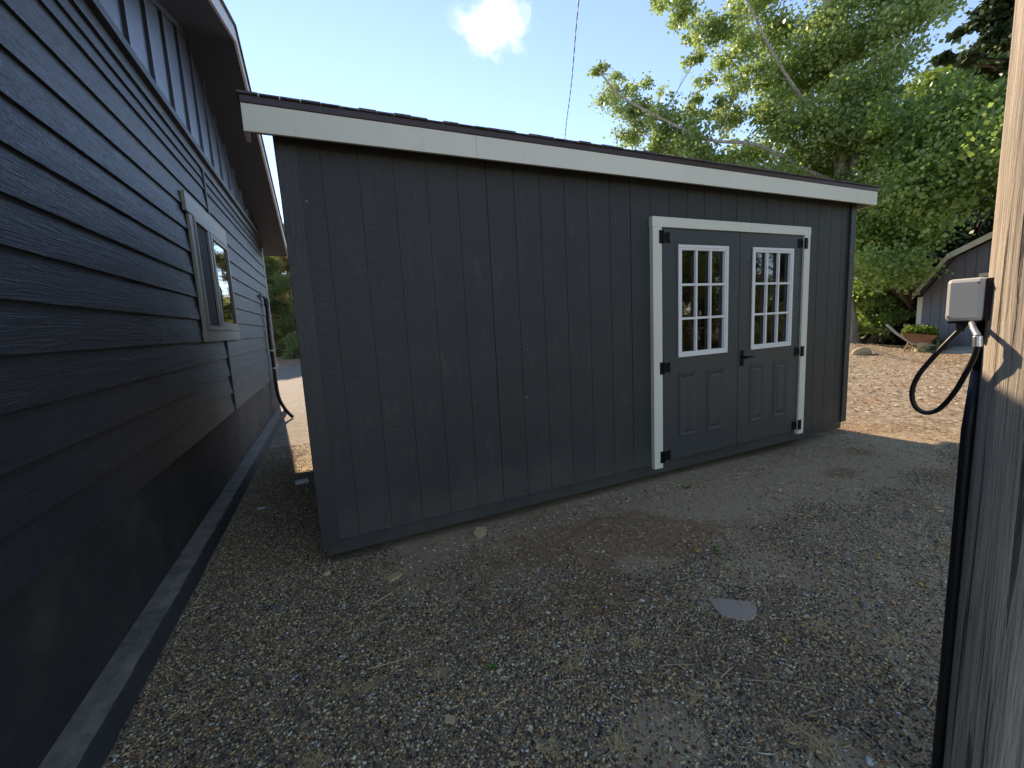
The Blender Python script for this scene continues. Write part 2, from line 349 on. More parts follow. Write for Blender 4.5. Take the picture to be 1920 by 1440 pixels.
def groundmat():
    t = NT('gravel_ground')
    vor = t.n('TexVoronoi'); vor.inputs['Scale'].default_value = 115; vor.inputs['Randomness'].default_value = 1
    t.l(t.co, vor.inputs['Vector'])
    sep = t.n('SeparateColor'); t.l(vor.outputs['Color'], sep.inputs[0])
    peb = t.ramp(sep.outputs[0], [(0, (.09, .07, .05)), (.3, (.20, .15, .105)), (.55, (.33, .24, .15)), (.75, (.42, .32, .20)), (.9, (.52, .38, .21)), (1, (.70, .60, .45))])
    vor2 = t.n('TexVoronoi'); vor2.inputs['Scale'].default_value = 210; t.l(t.co, vor2.inputs['Vector'])
    sep2 = t.n('SeparateColor'); t.l(vor2.outputs['Color'], sep2.inputs[0])
    peb2 = t.ramp(sep2.outputs[0], [(0, (.12, .08, .05)), (.5, (.29, .21, .13)), (.85, (.40, .29, .17)), (1, (.62, .50, .34))])
    dirt_n = t.noise(t.co, 55, 6, .75)
    dirt = t.mix(t.ramp(dirt_n, [(.3, 0.), (.7, 1.)]), (.38, .26, .145), (.56, .41, .25))
    lit_n = t.noise(t.mp((1, 1, 1)), 30, 8, .8, 1.0)
    litter = t.mix(t.ramp(lit_n, [(.35, 0.), (.65, 1.)]), (.20, .10, .048), (.50, .29, .14))
    # where gravel, where dirt, where needle litter
    big = t.noise(t.co, .85, 6, .62, .3); big2 = t.noise(t.mp((1, 1, 1), loc=(7, 3, 0)), 1.15, 6, .66, .4); mid = t.noise(t.mp((1, 1, 1), loc=(2, 9, 0)), 6, 6, .7)
    xyz = t.n('SeparateXYZ'); t.l(t.co, xyz.inputs[0])
    # distance in front of the shed: dirt strip at its foot, gravel nearer the viewer
    ga = t.n('Attribute', attribute_name='tint'); gs_ = t.n('SeparateColor'); t.l(ga.outputs['Color'], gs_.inputs[0])
    dm = t.ramp(t.math('ADD', gs_.outputs[0], t.math('MULTIPLY', t.math('SUBTRACT', mid, .5), 1.0)), [(.38, 0.), (.64, 1.)])
    gravel = t.mix(t.ramp(mid, [(.4, 0.), (.75, .7)]), peb, peb2)
    c = t.mix(t.math('MULTIPLY', dm, .86), gravel, dirt)
    lm = t.ramp(t.math('ADD', gs_.outputs[1], t.math('MULTIPLY', t.math('SUBTRACT', mid, .5), 1.2)), [(.35, 0.), (.85, .7)])
    c = t.mix(lm, c, litter)
    # far yard: pale sandy gravel with brown leaf litter
    far = t.ramp(t.math('MULTIPLY', xyz.outputs[0], .1), [(.50, 0.), (.62, 1.)])
    vf = t.n('TexVoronoi'); vf.inputs['Scale'].default_value = 24; t.l(t.co, vf.inputs['Vector']); sf = t.n('SeparateColor'); t.l(vf.outputs['Color'], sf.inputs[0])
    sand = t.ramp(sf.outputs[0], [(0, (.08, .055, .035)), (.3, (.22, .155, .095)), (.6, (.36, .28, .19)), (.85, (.46, .37, .26)), (1, (.62, .54, .42))])
    sand = t.mix(.45, sand, t.mix(t.ramp(t.noise(t.co, 22, 8, .82), [(.35, 0.), (.65, 1.)]), (.16, .11, .065), (.46, .36, .25)))
    sand = t.mix(t.ramp(t.noise(t.co, .7, 6, .7), [(.5, 0.), (.7, .6)]), sand, (.27, .15, .075))
    c = t.mix(far, c, sand)
    back = t.ramp(t.math('MULTIPLY', xyz.outputs[1], .05), [(.1, 0.), (.2, 1.)])
    road = t.mix(t.ramp(t.noise(t.mp((.5, 2.5, 1)), 3, 7, .75), [(.35, 0.), (.65, 1.)]), (.10, .085, .07), (.30, .25, .19))
    road = t.mix(.6, road, t.mix(.35, sand, (.06, .05, .04)))
    c = t.mix(t.math('MULTIPLY', back, t.math('SUBTRACT', 1.0, far)), c, road)
    pn = t.ramp(t.math('MULTIPLY', xyz.outputs[1], .05), [(.86, 0.), (.9, 1.)])
    c = t.mix(pn, c, t.mix(t.ramp(t.noise(t.co, 12, 8, .8), [(.3, 0.), (.7, 1.)]), (.16, .08, .04), (.42, .24, .14)))
    t.col(c); t.rough(.85); t.b.inputs['Specular IOR Level'].default_value = .3
    h = t.math('MULTIPLY', t.math('SUBTRACT', 1.0, vor.outputs['Distance']), t.math('SUBTRACT', 1.0, t.math('MULTIPLY', dm, .8)))
    n1 = t.bump(h, .7, .006); n2 = t.bump(dirt_n, .5, .008, n1); t.bump(mid, .5, .02, n2); return t.m
M['ground'] = groundmat()
dl = dirtness(V[:, 0], V[:, 1]); ll = litterness(V[:, 0], V[:, 1])
g = fast_mesh('ground', V, Fq, M['ground'], np.stack([dl, ll, dl*0], 1), smooth=True); g['kind'] = 'structure'

def attrmat(name, rough=.7, spec=.3):
    t = NT(name); a = t.n('Attribute', attribute_name='tint'); nz = t.noise(t.co, 180, 3, .6)
    t.col(t.mix(t.ramp(nz, [(.35, .2), (.6, 0.)]), a.outputs['Color'], (.03, .028, .025))); t.rough(rough); t.b.inputs['Specular IOR Level'].default_value = spec; return t.m
M['pebbles'] = attrmat('pebbles', .85, .2); M['litter'] = attrmat('litter_bits', .8)

def in_frame(x, y):
    d = np.stack([x, y, np.full_like(x, GZ)], 1) - np.array(CAM)
    z = d@np.array(F_); px = 960+FPX*(d@np.array(Rt))/z; py = 720-FPX*(d@np.array(Up))/z
    return (z > .3) & (px > -120) & (px < 2040) & (py < 1560)
def blocked(x, y):
    hx = -1.0365 + .0524*y
    return ((x > -.19) & (x < 5.2) & (y > .0)) | (x < hx + .125)
ico = bmesh.new(); bmesh.ops.create_icosphere(ico, subdivisions=1, radius=1); IV = np.array([v.co[:] for v in ico.verts]); IF = np.array([[v.index for v in f.verts] for f in ico.faces]); ico.free()
def pebbles(name, n, region, smin, smax, keep=None):
    x = rng.uniform(region[0], region[1], n*7); y = rng.uniform(region[2], region[3], n*7)
    k = in_frame(x, y) & ~blocked(x, y)
    d = np.hypot(x-CAM.x, y-CAM.y)
    dens = np.clip(1.0-.93*dirtness(x, y)+.10*smooth_noise2(x, y, 9, 12), .02, 1)*(1-.35*litterness(x, y))*np.clip(2.4/d, .1, 1)**1.3
    k &= rng.uniform(0, 1, len(x)) < dens
    x = x[k][:n]; y = y[k][:n]; n = len(x)
    s = smin + (smax-smin)*rng.beta(1.3, 4, n)
    sc3 = np.stack([s*rng.uniform(.75, 1.35, n), s*rng.uniform(.7, 1.1, n), s*rng.uniform(.4, .75, n)], 1)
    P = IV[None]*sc3[:, None]*(1+rng.uniform(-.16, .16, (n, 12, 1)))
    a = rng.uniform(0, 6.28, n); b = rng.normal(0, .35, n)
    ca, sa, cb, sb = np.cos(a)[:, None], np.sin(a)[:, None], np.cos(b)[:, None], np.sin(b)[:, None]
    px, py, pz = P[..., 0], P[..., 1], P[..., 2]
    py, pz = py*cb-pz*sb, py*sb+pz*cb
    px, py = px*ca-py*sa, px*sa+py*ca
    W = np.stack([px+x[:, None], py+y[:, None], pz+(gz(x, y)+s*.28)[:, None]], 2)
    pal = np.array([(.05, .043, .038), (.11, .09, .075), (.19, .155, .12), (.28, .20, .12), (.42, .31, .18), (.54, .40, .22), (.50, .27, .11), (.26, .12, .055), (.66, .54, .38), (.82, .75, .62)])
    ci = rng.choice(len(pal), n, p=[.13, .16, .17, .14, .13, .10, .05, .05, .05, .02]); col = np.clip(pal[ci]*rng.uniform(.95, 1.95, (n, 1))*np.array([1.06, .98, .84]), 0, .85)
    o = fast_mesh(name, W.reshape(-1, 3), (IF[None]+12*np.arange(n)[:, None, None]).reshape(-1, 3), M['pebbles'], np.repeat(col, 12, 0), True)
    return o
o = pebbles('gravel', 170000, (-1.1, 6.5, -2.6, 3.5), .0021, .0095); tag(o, 'loose grey and tan pea gravel covering the yard between house and shed', 'gravel', kind='stuff')

def strips(name, n, region, lmin, lmax, wid, pal, label, mask=None, zoff=.004, curl=.01):
    x = rng.uniform(region[0], region[1], n*3); y = rng.uniform(region[2], region[3], n*3)
    k = in_frame(x, y) & ~blocked(x, y)
    if mask is not None: k &= rng.uniform(0, 1, len(x)) < mask(x, y)
    x = x[k][:n]; y = y[k][:n]; n = len(x); L = rng.uniform(lmin, lmax, n)*.5; a = rng.uniform(0, 6.28, n); wd = wid*rng.uniform(.5, 1.6, n)
    dx, dy = np.cos(a), np.sin(a); b = rng.normal(0, .5, n)
    Vs = []
    for j, tt in enumerate((-1, 0, 1)):
        bx = x+dx*L*tt - dy*L*.25*b*(tt*tt); by = y+dy*L*tt + dx*L*.25*b*(tt*tt)
        z = gz(x, y)+zoff+rng.uniform(0, curl, n)*(1 if tt else .6)
        for sgn in (-1, 1): Vs.append(np.stack([bx-dy*wd*sgn, by+dx*wd*sgn, z+sgn*wd*.5], 1))
    W = np.stack(Vs, 1); q = np.array([[0, 1, 3, 2], [2, 3, 5, 4]])
    pal = np.array(pal); col = np.clip(pal[rng.integers(0, len(pal), n)]*rng.uniform(.9, 1.7, (n, 1)), 0, .8)
    o = fast_mesh(name, W.reshape(-1, 3), (q[None]+6*np.arange(n)[:, None, None]).reshape(-1, 4), M['litter'], np.repeat(col, 6, 0)); tag(o, label, 'litter', kind='stuff'); return o
strips('yard_leaf_litter', 6000, (6.5, 17, -2.5, 6), .02, .07, .007, [(.34, .20, .10), (.45, .32, .18), (.22, .12, .06), (.5, .42, .30), (.30, .2, .12)], 'brown fallen leaves and bark strewn on the sunlit yard', None, .008, .02)
strips('leaf_crumbs', 650, (.2, 6.5, -2.4, -.1),   .012, .034, .0048, [(.34, .18, .08), (.42, .27, .12), (.24, .13, .06), (.46, .36, .22)], 'larger tan leaf flakes dotted over the shaded yard', None, .006, .01)
lm = lambda x, y: np.clip(.10 + .9*litterness(x, y), .05, 1)
strips('needle_litter', 30000, (-1, 7.5, -2.6, 3.5), .012, .05, .0011, [(.34, .18, .085), (.46, .30, .16), (.20, .10, .05), (.60, .46, .28), (.12, .07, .04)], 'brown pine needles and bark shreds scattered over the gravel', lm)
strips('leaf_litter', 2600, (-1, 8.5, -2.6, 3.5), .008, .022, .0035, [(.34, .22, .13), (.45, .36, .25), (.20, .12, .07), (.5, .42, .30), (.13, .11, .09)], 'small crumbled dry leaf bits lying on the gravel', lm, .005, .006)

strips('base_litter', 1500, (-.1, 5.4, -.55, .12), .006, .035, .0020, [(.40, .25, .13), (.55, .42, .27), (.2, .11, .06), (.6, .5, .36)], 'wood splinters and bark crumbs gathered along the shed skirt', lambda x, y: np.exp(-((y+.22+.12*smooth_noise2(x, y, 2, 51))/.12)**2), .005, .012)
# ------------------------------------------------------------------ shed
shed = thing('storage_shed', (0, 0, 0), 'dark grey wooden storage shed with white framed double doors', 'shed')
XL, XR, D = -.203, 5.229, 3.05
ZT = 2.47
doorL, doorR, doorT, doorB = 2.54, 4.372, 2.085, .10
I = lambda x, y, z: (x, y, z)
def siding(mb, x0, x1, z0, z1):
    """grooved panel front (y=0) between x0 and x1"""
    gro = [(.2032*(k-1), (k % 6 == 0)) for k in range(-2, 34)]
    gs = [(g, j) for g, j in gro if x0+.03 < g < x1-.03]
    prof = [(x0, 0)]
    for gx_, j in gs:
        w_ = .0036 if not j else .0036
        dp = .0036 if not j else .006
        prof += [(gx_-w_, 0), (gx_-w_*.7, dp), (gx_+w_*.7, dp), (gx_+w_, 0)]
    prof += [(x1, 0)]
    prof += [(x1, .018), (x0, .018)]
    mb.prism(prof, z0, z1, lambda t, u, w_: (u, w_, t))
s = MB(); siding(s, XL, doorL-.02, .085, ZT); siding(s, doorR+.02, XR, .085, ZT); siding(s, doorL-.02, doorR+.02, doorT+.02, ZT)
s.build('front_wall', M['shed_paint'], shed)
MB().box(XL, XR, .020, .10, .0, .0845).box(XL, XR, -.004, .0198, .0, .083).build('skirt_board', M['trim_dark'], shed, bevel=.002)
s = MB().box(XL, XL+.018, .0185, D, .085, ZT-.02); s.build('side_wall', M['shed_paint'], shed)
s = MB().box(XR-.018, XR, .0185, D, .085, ZT-.05); s.build('side_wall', M['shed_paint'], shed)
MB().box(XL+.02, XR-.02, D-.02, D-.002, .085, ZT-.05).build('back_wall', M['shed_paint'], shed)
MB().box(XL+.02, XR-.02, .03, D-.03, .10, .12).build('floor', M['interior'], shed)
# lower skids in shade below the floor
for yy in (.35, 1.4, 2.5): MB().box(XL+.1, XR-.35, yy, yy+.1, -.12, -.002).build('skid', M['trim_dark'], shed)
# corner trims
MB().box(-.2242, -.117, -.0205, -.0005, .075, ZT-.002).box(-.2242, -.2035, .0000, .10, .088, ZT-.002).build('corner_trim', M['trim_dark'], shed, bevel=.002)
MB().box(5.205, 5.2934, -.0205, -.0005, .075, ZT-.002).box(5.2735, 5.2934, .0000, .09, .088, ZT-.002).box(5.2295, 5.2733, .001, .02, .088, ZT-.002).build('corner_trim', M['trim_dark'], shed, bevel=.002)
MB().box(doorL-.018, doorL-.02+.0, -.0, -.0, 0, 0) if False else None
# eave: fascia in two boards, drip edge, roof deck and shingles
fx0, fx1 = -.356, 5.425
s = MB().box(fx0, .9048, -.14, -.12, 2.408, 2.541); s.build('fascia_board', M['white_trim'], shed, bevel=.0015)
s = MB().box(.906, fx1, -.14, -.12, 2.408, 2.541); s.build('fascia_board', M['white_trim'], shed, bevel=.0015)
SL = -.045
def slope(x, y, z): return (x, y, z + (y+.12)*SL)
s = MB().box(fx0, fx0+.02, -.1195, -.001, 2.41, 2.54, slope); s.build('rake_board', M['white_trim'], shed)
s = MB().box(fx1-.02, fx1, -.1195, D+.12, 2.41, 2.54, slope); s.build('rake_board', M['white_trim'], shed)
MB().box(fx0+.021, fx1-.021, -.119, -.002, 2.455, 2.467, slope).build('soffit', M['soffit_paint'], shed)
s = MB().box(fx0-.004, fx1+.006, -.146, -.13, 2.5415, 2.578, slope); s.box(fx0-.004, fx1+.006, -.13, .0, 2.5425, 2.578, slope); s.box(XL-.02, fx1+.006, .0005, D+.13, 2.5425, 2.578, slope); s.build('drip_edge', M['drip_brown'], shed, bevel=.003)
rf = MB(); nseg = 60
for i in range(nseg):   # ragged front edge of the starter and first shingle courses
    a = fx0-.012 + (fx1-fx0+.03)*i/nseg; b = fx0-.012 + (fx1-fx0+.03)*(i+1)/nseg
    j = random.uniform(-.006, .004); k = random.uniform(-.0015, .003)
    rf.box(a+.0006, b-.0006, -.158+j, .02, 2.5785, 2.584+k, slope)
    if i % 3 != 1: rf.box(a+.001, b-.001, -.15+j, .02, 2.5848+k, 2.590+k+random.uniform(0, .004), slope)
rf.build('starter_shingles', M['shingles'], shed)
MB().box(XL-.03, fx1+.014, .0205, D+.14, 2.5785, 2.596, slope).build('roof', M['shingles'], shed)
# door frame
MB().box(2.424, 4.485, -.040, -.0005, 2.083, 2.163).build('door_header', M['white_trim'], shed, bevel=.0015)
MB().box(2.428, 2.524, -.040, -.0005, .058, 2.0825).build('door_jamb', M['white_trim'], shed, bevel=.0015)
MB().box(4.389, 4.480, -.040, -.0005, .065, 2.0825).build('door_jamb', M['white_trim'], shed, bevel=.0015)
MB().box(2.50, 4.41, .021, .06, .13, 2.10).box(2.50, 4.41, .0, .0205, .0, .0) if False else None

def door(x0, x1, hinge_left):
    yf = -.024
    root = MB()
    wx0, wx1 = (2.712, 3.318) if hinge_left else (3.640, 4.237)
    wz0, wz1 = 1.006, 1.952
    ox0, ox1, oz0, oz1 = wx0+.03, wx1-.03, wz0+.03, wz1-.03
    zb, zt = .108, 2.078
    # slab with a hole: four boxes butted
    root.box(x0, ox0, yf, .012, zb, zt).box(ox1, x1, yf, .012, zb, zt).box(ox0, ox1, yf, .012, zb, oz0).box(ox0, ox1, yf, .012, oz1, zt)
    d = root.build('door', M['door_paint'], shed)
    # window frame ring + muntins
    f = MB(); yo = yf-.012
    def ring(a0, a1, c0, c1, t, y0, y1):
        f.box(a0, a1, y0, y1, c1-t, c1).box(a0, a1, y0, y1, c0, c0+t).box(a0, a0+t, y0, y1, c0+t, c1-t).box(a1-t, a1, y0, y1, c0+t, c1-t)
    ring(wx0, wx1, wz0, wz1, .026, yo, yf-.0004); ring(wx0+.0262, wx1-.0262, wz0+.0262, wz1-.0262, .018, yo+.005, -.004)
    gx0, gx1, gz0, gz1 = wx0+.0445, wx1-.0445, wz0+.0445, wz1-.0445
    for k in (1, 2):
        xm = gx0+(gx1-gx0)*k/3; f.box(xm-.010, xm+.010, yo+.006, -.005, gz0, gz1)
    for k in (1, 2):
        zm = gz0+(gz1-gz0)*k/3
        for q in range(3):
            a = gx0+(gx1-gx0)*q/3+(.0102 if q else 0); b = gx0+(gx1-gx0)*(q+1)/3-(.0102 if q < 2 else 0)
            f.box(a, b, yo+.0075, -.0055, zm-.010, zm+.010)
    f.build('window_frame', M['door_white'], d, bevel=.0025)
    MB().box(wx0+.028, wx1-.028, -.0015, .0025, wz0+.028, wz1-.028).build('window_pane', M['glass'], d)
    # inner side of the window frame seen through the glass
    f = MB(); ring(wx0+.02, wx1-.02, wz0+.02, wz1-.02, .03, .0125, .022); f.build('inner_frame', M['door_white'], d)
    # two embossed panels
    pw = ((2.722, 2.936), (3.070, 3.295)) if hinge_left else ((3.648, 3.852), (3.995, 4.205))
    for a, b in pw:
        p = MB(); z0, z1 = .292, .868; y = yf
        lv = [(0, y-.0002), (.008, y-.010), (.018, y-.010), (.040, y-.0006), (.044, y-.0006), (.066, y-.0100)]
        vs = []; fs = []
        for (ins, yy) in lv: vs += [(a+ins, yy, z0+ins), (b-ins, yy, z0+ins), (b-ins, yy, z1-ins), (a+ins, yy, z1-ins)]
        for i in range(len(lv)-1):
            for k in range(4): fs.append((i*4+k, i*4+(k+1) % 4, i*4+4+(k+1) % 4, i*4+4+k))
        e = (len(lv)-1)*4; fs.append((e, e+1, e+2, e+3)); fs.append((3, 2, 1, 0)); p.add(vs, fs); p.build('raised_panel', M['door_paint'], d)
    for z in ((2.005, .93, .155) if hinge_left else (2.005, .935, .165)):
        xh = x0 if hinge_left else x1; sg = 1 if hinge_left else -1
        h = MB()
        def bx(a, b, y0, y1, c, e_): h.box(min(xh+sg*a, xh+sg*b), max(xh+sg*a, xh+sg*b), y0, y1, c, e_)
        bx(-.052, -.012, -.0448, -.0402, z-.052, z+.052)          # leaf on the jamb
        h.tube([(xh-sg*.008, -.043, z-.052), (xh-sg*.008, -.043, z+.052)], .008, 10)
        # flared strap on the door
        prof = [(xh+sg*.002, z-.034), (xh+sg*.078, z-.046), (xh+sg*.078, z+.046), (xh+sg*.002, z+.034)]
        h.prism(prof, yf-.006, yf-.0006, lambda t, u, w_: (u, t, w_))
        for q in (-.02, .02): h.tube([(xh+sg*.055, yf-.010, z+q), (xh+sg*.055, yf-.005, z+q)], .006, 8)
        h.build('hinge', M['black_iron'], d, bevel=.001)
    if not hinge_left:
        h = MB(); xk, zk = 3.525, .935
        h.box(xk-.022, xk+.022, yf-.008, yf-.0006, zk-.075, zk+.075)
        h.tube([(xk, yf-.006, zk+.01), (xk, yf-.055, zk+.01)], .011, 10)
        h.tube([(xk-.008, yf-.05, zk+.01), (xk+.04, yf-.056, zk+.014), (xk+.085, yf-.052, zk+.008), (xk+.115, yf-.048, zk+.014)], [.011, .009, .008, .006], 10)
        h.tube([(xk, yf-.010, zk-.045), (xk, yf-.014, zk-.045)], .012, 12)
        h.build('lever_handle', M['black_iron'], d, bevel=.0015)
    return d
door(2.545, 3.470, True); door(3.477, 4.385, False)
MB().box(3.45, 3.50, .0125, .03, .13, 2.09).build('door_stop', M['interior'], shed)
MB().box(2.424, 4.485, -.0035, -.0005, .0845, .105).build('threshold', M['trim_dark'], shed)

# ------------------------------------------------------------------ house
HY = .0524; HO = Vector((-1.0365, 0, 0))
HT = Vector((math.sin(HY), math.cos(HY), 0)); HN = Vector((math.cos(HY), -math.sin(HY), 0))
def H(s_, o_, z): return HO + HT*s_ + HN*o_ + Vector((0, 0, z))
house = thing('house', tuple(H(3, -3, GZ)), 'dark blue-grey lap sided house with a board and batten gable', 'house')
def hb(mb, s0, s1, o0, o1, z0, z1): return mb.box(s0, s1, o0, o1, z0, z1, H)
S0, S1 = -3.4, 6.58
LE, Z0 = .18, 2.6172
zs = [Z0+LE - k*LE for k in range(13)]      # course bottoms from top to bottom
seam = 2.44
lp = MB()
for a, b in ((S0, seam-.022), (seam+.022, S1-.012)):
    for k, zb in enumerate([Z0+LE+.095]+zs):
        zt = zb+LE+.012 if k else zb+.10
        if k == 1: zt = zb+.107
        jz = 0
        lp.prism([(.0, zb), (.022, zb), (.0225, zb+.004), (.0042, zt), (.0, zt)], a, b, lambda t, u, w_: H(t, u, w_))
o = lp.build('lap_siding', M['house_paint'], None); adopt(o, house)
o = hb(MB(), seam-.0215, seam+.0215, .0, .030, zs[-1]-.01, zs[0]+.19).build('joint_batten', M['house_paint'], None, bevel=.002); adopt(o, house)
# wall core, frieze and ledge under the gable
core = MB(); hb(core, S0+.002, S1-.013, -6.2, -.001, .30, 3.1); o = core.build('wall_core', M['house_paint'], None); adopt(o, house)
PK, ZP, RS = 2.62, 4.285, .333
def zr(s_): return ZP-RS*abs(s_-PK)
def gable(mb, o0, o1, zb, zshift=0, s0=S0, s1=S1-.013):
    prof = [(s0, zb), (s1, zb), (s1, zr(s1)+zshift), (PK, ZP+zshift), (s0, zr(s0)+zshift)]
    mb.prism(prof, o0, o1, lambda t, u, w_: H(u, t, w_))
g_ = MB(); prof = [(S0, 2.885), (S1-.013, 2.885), (S1-.013, zr(S1)), (PK, ZP), (S0, max(2.886, zr(S0)))]
g_.prism([(-.85, 2.99), (S1-.013, 2.99), (S1-.013, zr(S1)), (PK, ZP), (-.85, zr(-.85))], -.02, .002, lambda t, u, w_: H(u, t, w_))
o = g_.build('gable_boards', M['batten_sky_tint'], None); adopt(o, house)
o = hb(MB(), -1.2, S1-.013, .0025, .024, 2.995, 3.10).build('frieze_board', M['house_paint'], None); adopt(o, house)
lg = MB(); lg.prism([(.0245, 3.075), (.062, 3.075), (.064, 3.082), (.064, 3.124), (.026, 3.150), (.0025, 3.150), (.0025, 3.102), (.0245, 3.102)], -.9, 6.12, lambda t, u, w_: H(t, u, w_))
o = lg.build('drip_ledge', M['soffit_paint'], None); adopt(o, house)
for k in range(-1, 14):
    sk = .87 + (k-0)*.447 - .0
    if not (-.8 < sk < 6.0): continue
    top = zr(sk)-.001
    if top < 3.2: continue
    o = hb(MB(), sk-.021, sk+.021, .0025, .023, 3.1505, top-.02).build('batten', M['batten_sky_tint'], None); adopt(o, house)
# sloping trim under the soffit
for a, b in ((-.85, PK), (PK, S1-.02)):
    m_ = MB(); m_.prism([(a, zr(a)-.05), (b, zr(b)-.05), (b, zr(b)-.003), (a, zr(a)-.003)], .0032 if a < 0 else .0034, .0265, lambda t, u, w_: H(u, t, w_)); o = m_.build('rake_trim', M['soffit_paint'], None); adopt(o, house)
# roof: soffit, fascia, covering; eaves
OV = .405; EA, EB = S0-.3, S1+.27
def rprism(mb, a, b, o0, o1, dz0, dz1): mb.prism([(a, zr(a)+dz0), (b, zr(b)+dz0), (b, zr(b)+dz1), (a, zr(a)+dz1)], o0, o1, lambda t, u, w_: H(u, t, w_))
for a, b in ((EA, PK-.0005), (PK+.0005, EB)):
    m_ = MB(); rprism(m_, a, b, -6.6, OV, 0, .012); o = m_.build('soffit', M['soffit_paint'], None); adopt(o, house)
    m_ = MB(); rprism(m_, a, b, OV+.0005, OV+.022, -.008, .125); o = m_.build('fascia', M['fascia_grey'], None); adopt(o, house)
    m_ = MB(); rprism(m_, a-(.02 if a < 0 else 0), b+(.02 if a > 0 else 0), -6.62, OV+.040, .1255, .150); o = m_.build('roof', M['shingles'], None); adopt(o, house)
    m_ = MB(); rprism(m_, a, b, -6.6, OV-.0005, .0125, .1250); o = m_.build('roof_deck', M['soffit_paint'], None); adopt(o, house)
o = hb(MB(), EB+.0005, EB+.02, -6.6, OV, zr(EB)-.006, zr(EB)+.125).build('fascia', M['soffit_paint'], None); adopt(o, house)
# far corner board and foundation with its ledge
o = hb(MB(), S1-.0115, S1+.012, -.05, .030, .60, zr(S1)-.004).build('corner_trim', M['door_white'], None); adopt(o, house)
fd = MB(); hb(fd, S0, S1-.02, -6.1, -.012, -.35, .30)
for a, b in ((S0, 1.205), (1.209, 2.437), (2.442, 4.2), (4.204, S1-.02)): hb(fd, a, b, -.0115, .0, -.30, .655)
o = fd.build('foundation', M['foundation'], None); adopt(o, house)
le = MB(); ss = np.arange(S0, 6.30, .06)
for i in range(len(ss)-1):
    pass
def ledge_strip():
    n = 170; sv = np.linspace(S0, 6.30, n); vs = []; fs = []
    for i, s_ in enumerate(sv):
        j1, j2 = random.uniform(-.004, .003), random.uniform(-.003, .004)
        for (o_, z) in ((.0005, -.25), (.116+j1*.3, -.25), (.117+j1, .045), (.112+j1, .062+j2*.5), (.06, .068+j2), (.0005, .070)): vs.append(H(s_, o_, z))
    for i in range(n-1):
        for k in range(6): k2 = (k+1) % 6; fs.append((i*6+k, i*6+k2, i*6+6+k2, i*6+6+k))
    fs.append((0, 5, 4, 3, 2, 1)); e = (n-1)*6; fs.append((e, e+1, e+2, e+3, e+4, e+5)); return MB().add(vs, fs)
o = ledge_strip().build('footing_ledge', M['ledge'], None); adopt(o, house)
# side window
wn = MB(); hb(wn, 1.52, 3.05, .018, .046, 2.392, 2.545); hb(wn, 1.585, 3.095, .018, .046, 1.352, 1.450)
hb(wn, 1.60, 1.705, .018, .040, 1.4505, 2.3915); hb(wn, 3.02, 3.085, .018, .040, 1.4505, 2.3915)
o = wn.build('window', M['greige'], None, bevel=.002); adopt(o, house); win = o
def sub(mb, name, mat, bevel=0):
    o = mb.build(name, mat, None, bevel=bevel); o.parent = win; return o
f = MB()
a0, a1, c0, c1 = 1.706, 3.019, 1.452, 2.390
hb(f, a0, a1, .02, .052, c1-.028, c1); hb(f, a0, a1, .02, .056, c0, c0+.038); hb(f, a0, a0+.026, .02, .052, c0+.0385, c1-.0285); hb(f, a1-.045, a1, .02, .052, c0+.0385, c1-.0285)
hb(f, 2.17, 2.235, .02, .046, c0+.0385, c1-.0285)
hb(f, 2.2355, 2.30, .02, .052, c0+.0385, c1-.0285)
hb(f, 2.3005, a1-.0455, .02, .048, c0+.0385, c0+.075); hb(f, 2.3005, a1-.0455, .02, .048, c1-.065, c1-.0285)
sub(f, 'window_frame', M['greige'], .0015)
sub(hb(MB(), a0+.0265, 2.1695, .026, .030, c0+.0385, c1-.0285), 'insect_screen', M['screen_and_room_dark'])
sub(hb(MB(), 2.3005, a1-.0455, .020, .0215, c0+.0755, c1-.0655), 'dark_room_sheet', M['screen_and_room_dark'])  # dark sheet standing in for the unlit room behind the pane
sub(hb(MB(), 2.3005, a1-.0455, .030, .033, c0+.0755, c1-.0655), 'window_pane', M['glass'])
# drain hose and its dryer-like elbow at the far end
pp = [H(5.72, .075, 1.86), H(5.66, .072, 1.55), H(5.62, .07, 1.25), H(5.68, .07, .95), H(5.60, .078, .60), H(5.56, .10, .33), H(5.58, .17, .12), H(5.62, .27, GZ+.02)]
def resample(pts, n):
    pts = [Vector(p) for p in pts]; out_ = []
    for i in range(len(pts)-1):
        p0, p1, p2, p3 = pts[max(i-1, 0)], pts[i], pts[i+1], pts[min(i+2, len(pts)-1)]
        for k in range(n):
            t = k/n; out_.append(.5*((2*p1)+(-p0+p2)*t+(2*p0-5*p1+4*p2-p3)*t*t+(-p0+3*p1-3*p2+p3)*t**3))
    out_.append(pts[-1]); return out_
hose = thing('drain_hose', tuple(pp[-1]), 'black drain hose strapped to the far end of the house wall', 'hose')
rp = resample(pp, 8)
o = MB().tube(rp, [.027 + .0015*(i % 2) for i in range(len(rp))], 12).build('hose_tube', M['rubber'], None, smooth=True); adopt(o, hose)
o = MB().tube([H(5.72, .075, 1.86), H(5.72, .075, 2.02)], .036, 12).tube([H(5.72, .075, 2.0), H(5.40, .06, 2.02), H(5.2, .045, 2.01)], [.036, .022, .018], 12).build('elbow', M['soffit_paint'], None, bevel=.004); adopt(o, hose)
for z_, s_ in ((1.13, 5.64), (.83, 5.66)):
    m_ = MB().tube([H(s_, .071, z_-.012), H(s_, .071, z_+.012)], .033, 14); hb(m_, s_-.05, s_+.05, .018, .024, z_-.012, z_+.012)
    o = m_.build('strap', M['silver'], None); adopt(o, hose)

